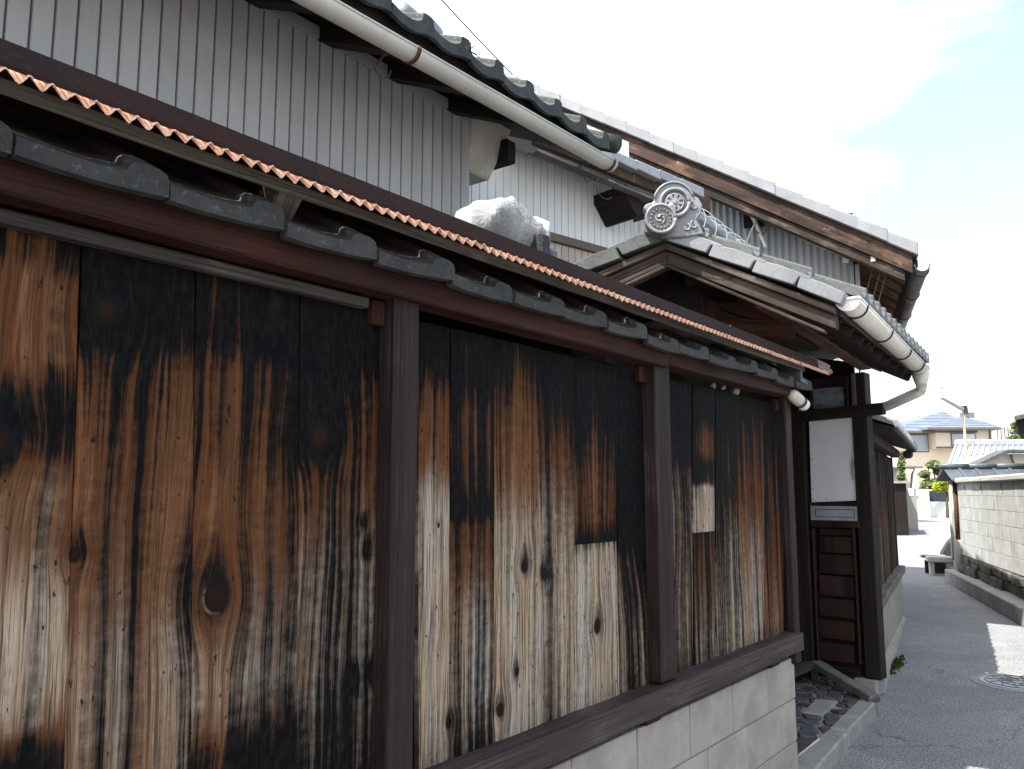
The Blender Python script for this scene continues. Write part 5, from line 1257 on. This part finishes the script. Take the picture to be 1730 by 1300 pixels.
# ================================================================ FAR BACKGROUND
def fbox(name, px0, px1, py0, py1, Y, dep, mat, parent, bev=0):
    a, c = at_y(px0, py1, Y), at_y(px1, py0, Y); return MB().box(a.x, c.x, Y, Y + dep, a.z, c.z).build(name, mat, parent, bev)
# beige two-storey house
b0 = at_y(1600, 865, 58)
bg = thing('beige_house', 'distant two storey beige house with blue grey hipped roof', 'house', WORLD)
fbox('wall', 1500, 1583.5, 733, 868, 58.0, 7.9, M['beige'], bg); fbox('wall', 1582, 1674, 727, 758, 57.1, 8.9, M['beige'], bg); fbox('wall', 1582, 1674, 757.5, 868, 58.06, 8.1, M['beige'], bg)
fbox('belt', 1582, 1640, 755, 758, 57.05, .04, M['frame_brown'], bg)
def window(px0, px1, py0, py1, Y, parent, split=True, cur=None):
    f = fbox('window', px0, px1, py0, py1, Y - .08, .10, M['frame_brown'], parent)
    xm = (px0 + px1) / 2
    fbox('pane', px0 + 1.5, xm - .4, py0 + 1.5, py1 - 1.5, Y - .10, .03, M['win'], f); fbox('pane', xm + .4, px1 - 1.5, py0 + 1.5, py1 - 1.5, Y - .105, .03, M['curtain'] if cur else M['win'], f)
window(1536, 1568, 734, 764, 58.0, bg); window(1608, 1648, 732, 754, 57.1, bg, cur=True)
def hip(name, pxl, pxr, pye, pxa, pya, Y0, Y1, mat, parent, pxa2=None):
    a, c = at_y(pxl, pye, Y0), at_y(pxr, pye, Y0); ap = at_y(pxa, pya, (Y0 + Y1) / 2); ap2 = at_y(pxa2 or pxa, pya, (Y0 + Y1) / 2)
    e = [Vector((a.x, Y0, a.z)), Vector((c.x, Y0, a.z)), Vector((c.x, Y1, a.z)), Vector((a.x, Y1, a.z))]
    b = MB(); b.face([e[0], e[1], ap2, ap]); b.face([e[1], e[2], ap2]); b.face([e[2], e[3], ap, ap2]); b.face([e[3], e[0], ap]); lo = [v - dz * .16 for v in e]
    for i in range(4): b.face([e[i], e[(i + 1) % 4], lo[(i + 1) % 4], lo[i]])
    b.face(lo); return b.build(name, mat, parent), e, ap
for args in (('roof', 1502, 1650, 728, 1594, 694, 57.2, 67.0), ('roof', 1567, 1690, 722, 1627, 704, 56.3, 64.0)):
    o, e, ap = hip(*args, M['slate_far'], bg)
    for k in range(1, 7):   # slate courses
        t = k / 7; a = e[0].lerp(ap, t); c = e[1].lerp(ap, t); b = MB(); b.bar(a + dz * .02 - Vector((0, .03, 0)), c + dz * .02 - Vector((0, .03, 0)), .03, .02); b.build('slate_course', M['slate_far'], o)
    b = MB(); b.bar(e[0] - Vector((0, .06, .08)), e[1] - Vector((0, .06, .08)), .1, .14); b.build('eave_gutter', M['frame_brown'], o)
fbox('roof_panel', 1632, 1646, 697, 705, 60, .8, M['slate_far'], bg)
a = at_y(1592, 694, 62); b = MB(); b.tube([a, at_y(1591, 648, 62)], .025, 5); b.tube([at_y(1587, 655, 62), at_y(1596, 655, 62)], .02, 5); b.build('aerial', M['grey_wire'], bg)
b = MB(); b.tube([at_y(1673, 728, 57), at_y(1673, 760, 57)], .06, 6); b.build('downpipe', M['frame_brown'], bg)
fbox('lower_door', 1542, 1552, 802, 838, 57.9, .12, M['curtain'], bg)  # grey door at the foot of the house, a plain panel
# pale corrugated building behind
pb_ = thing('pale_shed', 'pale ribbed building beside the beige house far down the lane', 'building', WORLD)
fbox('wall', 1682, 1760, 722, 800, 66, 6, M['tile_pale'], pb_)
for k in range(12): fbox('rib', 1684 + k * 6, 1685.2 + k * 6, 722, 800, 65.95, .05, M['concrete_pale'], pb_)
# low tiled house behind the garden wall
lt = thing('low_tiled_house', 'low house with pale pantile roof just behind the garden wall coping', 'house', WORLD)
A0, A1, A2, A3 = at_y(1602, 790, 21), at_y(1760, 790, 21), at_y(1760, 752, 24), at_y(1616, 752, 24)
b = MB(); b.hexa([A0 - dz * .1, A1 - dz * .1, A2 - dz * .1, A3 - dz * .1, A0, A1, A2, A3]); b.build('roof', M['tile_pale'], lt)
for k in range(15):
    t = k / 15; b = MB(); b.tube([A0.lerp(A1, t) + dz * .02, A3.lerp(A2, t) + dz * .02], .035, 6); b.build('tile_row', M['tile_pale'], lt, 0, True)
b = MB(); b.bar(A3 + dz * .06, A2 + dz * .06, .25, .18, 1); b.build('ridge', M['tile_pale'], lt, .03)
MB().box(13.0, 19, 21.4, 23.9, 0, 2.0).build('wall', M['cream'], lt)
G_ = [at_y(1648, 786, 20), at_y(1690, 767, 20), at_y(1775, 767, 20), at_y(1775, 786, 20)]
b = MB(); b.prism(G_, (0, 1.2, 0)); b.build('porch_wall', M['cream'], lt)
b = MB(); b.bar(G_[0] + Vector((-.1, -.1, .0)), G_[1] + Vector((0, -.1, .05)), .5, .07); b.bar(G_[1] + Vector((0, -.1, .05)), G_[2] + Vector((0, -.1, .05)), .5, .07); b.build('porch_eave', M['tile_dull'], lt)
b = MB(); b.tube([at_y(1708, 768, 19.9), at_y(1709, 774, 19.9), at_y(1713, 786, 19.9)], .03, 6); b.build('downpipe', M['frame_brown'], lt)
# dark eave corner at the right edge
de = thing('dark_eave', 'dark tiled eave corner of a house at the right edge', 'house', WORLD)
a = at_y(1714, 711, 13); c = a + Vector((2.4, .6, .55))
b = MB(); b.hexa([a, a + Vector((2.4, -.9, .45)), a + Vector((3.6, 2.2, .5)), a + Vector((1.6, 2.2, .0)), a + dz * .08, a + Vector((2.4, -.9, .53)), a + Vector((3.6, 2.2, .58)), a + Vector((1.6, 2.2, .08))]); b.build('roof', M['tile_dull'], de, .01)
b = MB(); b.hexa([a + Vector((.08, .1, -.20)), a + Vector((2.4, -.7, -.20)), a + Vector((3.6, 2.2, -.2)), a + Vector((1.65, 2.2, -.2)), a + Vector((.08, .1, -.002)), a + Vector((2.4, -.7, .43)), a + Vector((3.6, 2.2, .48)), a + Vector((1.65, 2.2, -.004))]); b.build('eave_boards', M['dark_wood'], de)
MB().box(a.x + 1.2, a.x + 3, a.y - .2, a.y + 1, 0, a.z - .21).build('wall', M['cream'], de)
# white wall with dark railing panels
ww = thing('white_garden_wall', 'bright white low wall with dark blue fence panels at the end of the lane', 'wall', WORLD)
a = at_y(1561, 866, 47); c = at_y(1640, 872, 46); 
b = MB(); A0 = Vector((a.x, 47.5, 0)); A1 = Vector((c.x + .5, 46, 0)); dd = (A1 - A0).normalized()
b.bar(A0 + dz * .42, A1 + dz * .42, .25, .84); b.build('base_wall', M['white_wall'], ww, .01)
for px in (1557, 1603): 
    p = at_y(px, 850, 47); MB().box(p.x - .16, p.x + .16, 46.4, 46.9, .0, 1.55).build('pier', M['white_wall'], ww, .01)
for px0, px1 in ((1563, 1599), (1608, 1640)):
    p, p2 = at_y(px0, 850, 47), at_y(px1, 850, 47)
    n_ = 14
    for k in range(n_):
        x = p.x + (p2.x - p.x) * k / n_; MB().box(x, x + (p2.x - p.x) / n_ * .85, 46.6, 46.64, .9, 1.44).build('slat', M['navy_fence'], ww)
    MB().box(p.x, p2.x, 46.65, 46.69, .86, 1.46).build('panel_frame', M['navy_fence'], ww)
# walls on the left side of the far lane
gw = thing('grey_gatepost_wall', 'short grey plastered wall end with a pale notice at the left of the far lane', 'wall', WORLD)
a = on_z(1536, 897, 0); c = on_z(1552, 893, 0)
MB().box(a.x, at_y(1552, 893, a.y).x, a.y, a.y + .3, 0, at_y(1540, 825, a.y).z).build('wall', M['concrete'], gw, .01)
fbox('notice', 1535.5, 1543, 826, 838, a.y - .012, .012, M['white_china'], gw)
dw = thing('dark_board_wall', 'dark board wall with pale cap on the left before the grey wall', 'wall', WORLD)
a2 = on_z(1523, 905, 0); c2 = on_z(1534, 897, 0)
b = MB(); zt2 = at_y(1525, 817, a2.y).z
b.hexa([(a2.x - .8, a2.y, 0), (a2.x + .25, a2.y, 0), (c2.x, c2.y, 0), (c2.x - 1, c2.y, 0), (a2.x - .8, a2.y, zt2), (a2.x + .25, a2.y, zt2), (c2.x, c2.y, zt2), (c2.x - 1, c2.y, zt2)]); b.build('boards', M['dark_wood'], dw)
b = MB(); b.bar((a2.x - .8, a2.y, zt2 + .04), (a2.x + .3, a2.y, zt2 + .04), .2, .08); b.build('cap', M['concrete'], dw)
# carport with curved roof edge
cp = thing('carport', 'brown framed carport with curved roof edge in front of the beige house', 'carport', WORLD)
pts = [at_y(1500, 791, 40), at_y(1538, 791, 40), at_y(1545, 793, 40), at_y(1541, 801, 40), at_y(1539, 825, 40)]
for p, p2 in zip(pts[:2], pts[1:2]): 
    b = MB(); b.bar(p, p2, 2.5, .08); b.build('roof', M['gutter_dark'], cp)
MB().tube(pts[1:], .06, 6).build('curved_frame', M['frame_brown'], cp)
fbox('side_panel', 1500, 1538, 793, 830, 41, .05, M['siding_pink'], cp)
# street lamp
sl_ = thing('street_lamp', 'rust streaked street lamp pole with slanting tube lamp head', 'street lamp', Fr(on_z(1634, 880, .0) if False else (at_y(1635, 800, 22).x, 22, 0), R(90)))
o_ = sl_.location
b = MB(); b.tube([(0, 0, 0), at_y(1634, 780, 22) - o_, at_y(1629, 720, 22) - o_, at_y(1628, 668, 22) - o_], .034, 10); b.build('pole', M['pole'], sl_, 0, True)
p0, p1 = at_y(1626, 692, 22) - o_, at_y(1590, 672, 21.6) - o_
b = MB(); b.bar(p0, p1, .12, .07, 1, 0, (0, 0, 1), .09, .05); b.build('lamp_head', M['concrete'], sl_, .015)
b = MB(); b.bar(at_y(1629, 686, 22) - o_, at_y(1631, 700, 22) - o_, .10, .12); b.build('clamp', M['iron'], sl_)

# trees
def foliage(name, blobs, mat, parent, n, size, seed):
    rs = random.Random(seed); b = MB()
    for i in range(n):
        c, r = blobs[rs.randrange(len(blobs))]
        d = Vector((rs.gauss(0, 1), rs.gauss(0, 1), rs.gauss(0, 1))).normalized() * (rs.random() ** .45)
        p = Vector(c) + Vector((d.x * r[0], d.y * r[1], d.z * r[2])); a = Vector((rs.gauss(0, 1), rs.gauss(0, 1), rs.gauss(0, 1))).normalized(); e = a.orthogonal(); s_ = size * rs.uniform(.6, 1.4)
        b.face([p - a * s_, p + e * s_ * .45, p + a * s_, p - e * s_ * .45])
    return b.build(name, mat, parent)
def tree(name, label, cat, base, blobs_px, Y, mat, n, size, seed, trunk_px):
    t = thing(name, label, cat, Fr((base.x, base.y, 0), R(90))); o_ = Vector((base.x, base.y, 0)); blobs = []
    for px, py, rx, ry in blobs_px:
        c = at_y(px, py, Y) - o_; k = Y / FPX; blobs.append((c, (rx * k, rx * k * .8, ry * k)))
    foliage('crown', blobs, mat, t, n, size, seed)
    b = MB(); tp = [at_y(x, y, Y) - o_ for x, y in trunk_px]; b.tube([Vector((0, 0, 0))] + tp, .10, 7, .03)
    for c, r in blobs: b.tube([tp[min(1, len(tp) - 1)], c], .035, 5, .012)
    b.build('trunk', M['bark'], t); return t
tree('garden_pine', 'cloud pruned pale green pine behind the white wall', 'tree', at_y(1578, 862, 50), [(1577, 786, 12, 7), (1562, 802, 9, 6), (1588, 798, 10, 5), (1570, 818, 14, 8), (1592, 812, 8, 7), (1560, 826, 6, 5)], 50, M['leaf_pine'], 2600, .16, 1, [(1576, 835), (1580, 812), (1577, 790)])
tree('lime_shrub', 'bright yellow green leafy shrub in front of the pine', 'shrub', at_y(1600, 862, 45.8), [(1592, 815, 10, 9), (1604, 806, 9, 9), (1600, 824, 12, 8), (1584, 824, 7, 7), (1612, 822, 7, 8)], 45.8, M['leaf_lime'], 2200, .13, 2, [(1600, 838), (1600, 820)])
tree('edge_pine', 'pale green pine top beside the dark eave at right', 'tree', at_y(1722, 862, 30), [(1722, 728, 14, 6), (1712, 742, 9, 4), (1728, 746, 12, 5), (1718, 718, 7, 4), (1733, 735, 8, 8)], 30, M['leaf_pine'], 1500, .11, 4, [(1726, 780), (1724, 745), (1722, 722)])
tree('left_bush', 'light green bush beside the end of the far fence', 'shrub', at_y(1518, 862, 34), [(1523, 785, 6, 12), (1526, 770, 4, 6), (1522, 805, 6, 9)], 34, M['leaf_pine'], 900, .09, 6, [(1520, 830), (1522, 800)])

# overhead wires
def wire(label, pts, r, sag, mat=M['grey_wire']):
    a, c = [Vector(p) for p in pts]; b = MB(); b.tube([a.lerp(c, i / 24) - dz * (sag * 4 * (i / 24) * (1 - i / 24)) for i in range(25)], r, 5)
    o = b.build('overhead_wire', mat); tag(o, label, 'wire', 'overhead wires'); return o
wire('dark wire slanting down to the rear house roof at the top', [at_y(640, -120, 9.5), at_y(888, 148, 12)], .011, .05)
wire('faint wire crossing the sky from the gate eave to the right', [at_y(1478, 640, 26), at_y(1830, 770, 24)], .010, .1)
wire('highest faint level wire above the street lamp', [at_y(1560, 652, 60), at_y(1860, 680, 70)], .018, .3)
wire('faint level wire just above the beige house roof', [at_y(1480, 702, 62), at_y(1860, 706, 70)], .018, .1)
wire('faint wire sloping across behind the downpipe', [at_y(1490, 690, 60), at_y(1620, 712, 66)], .016, .2)
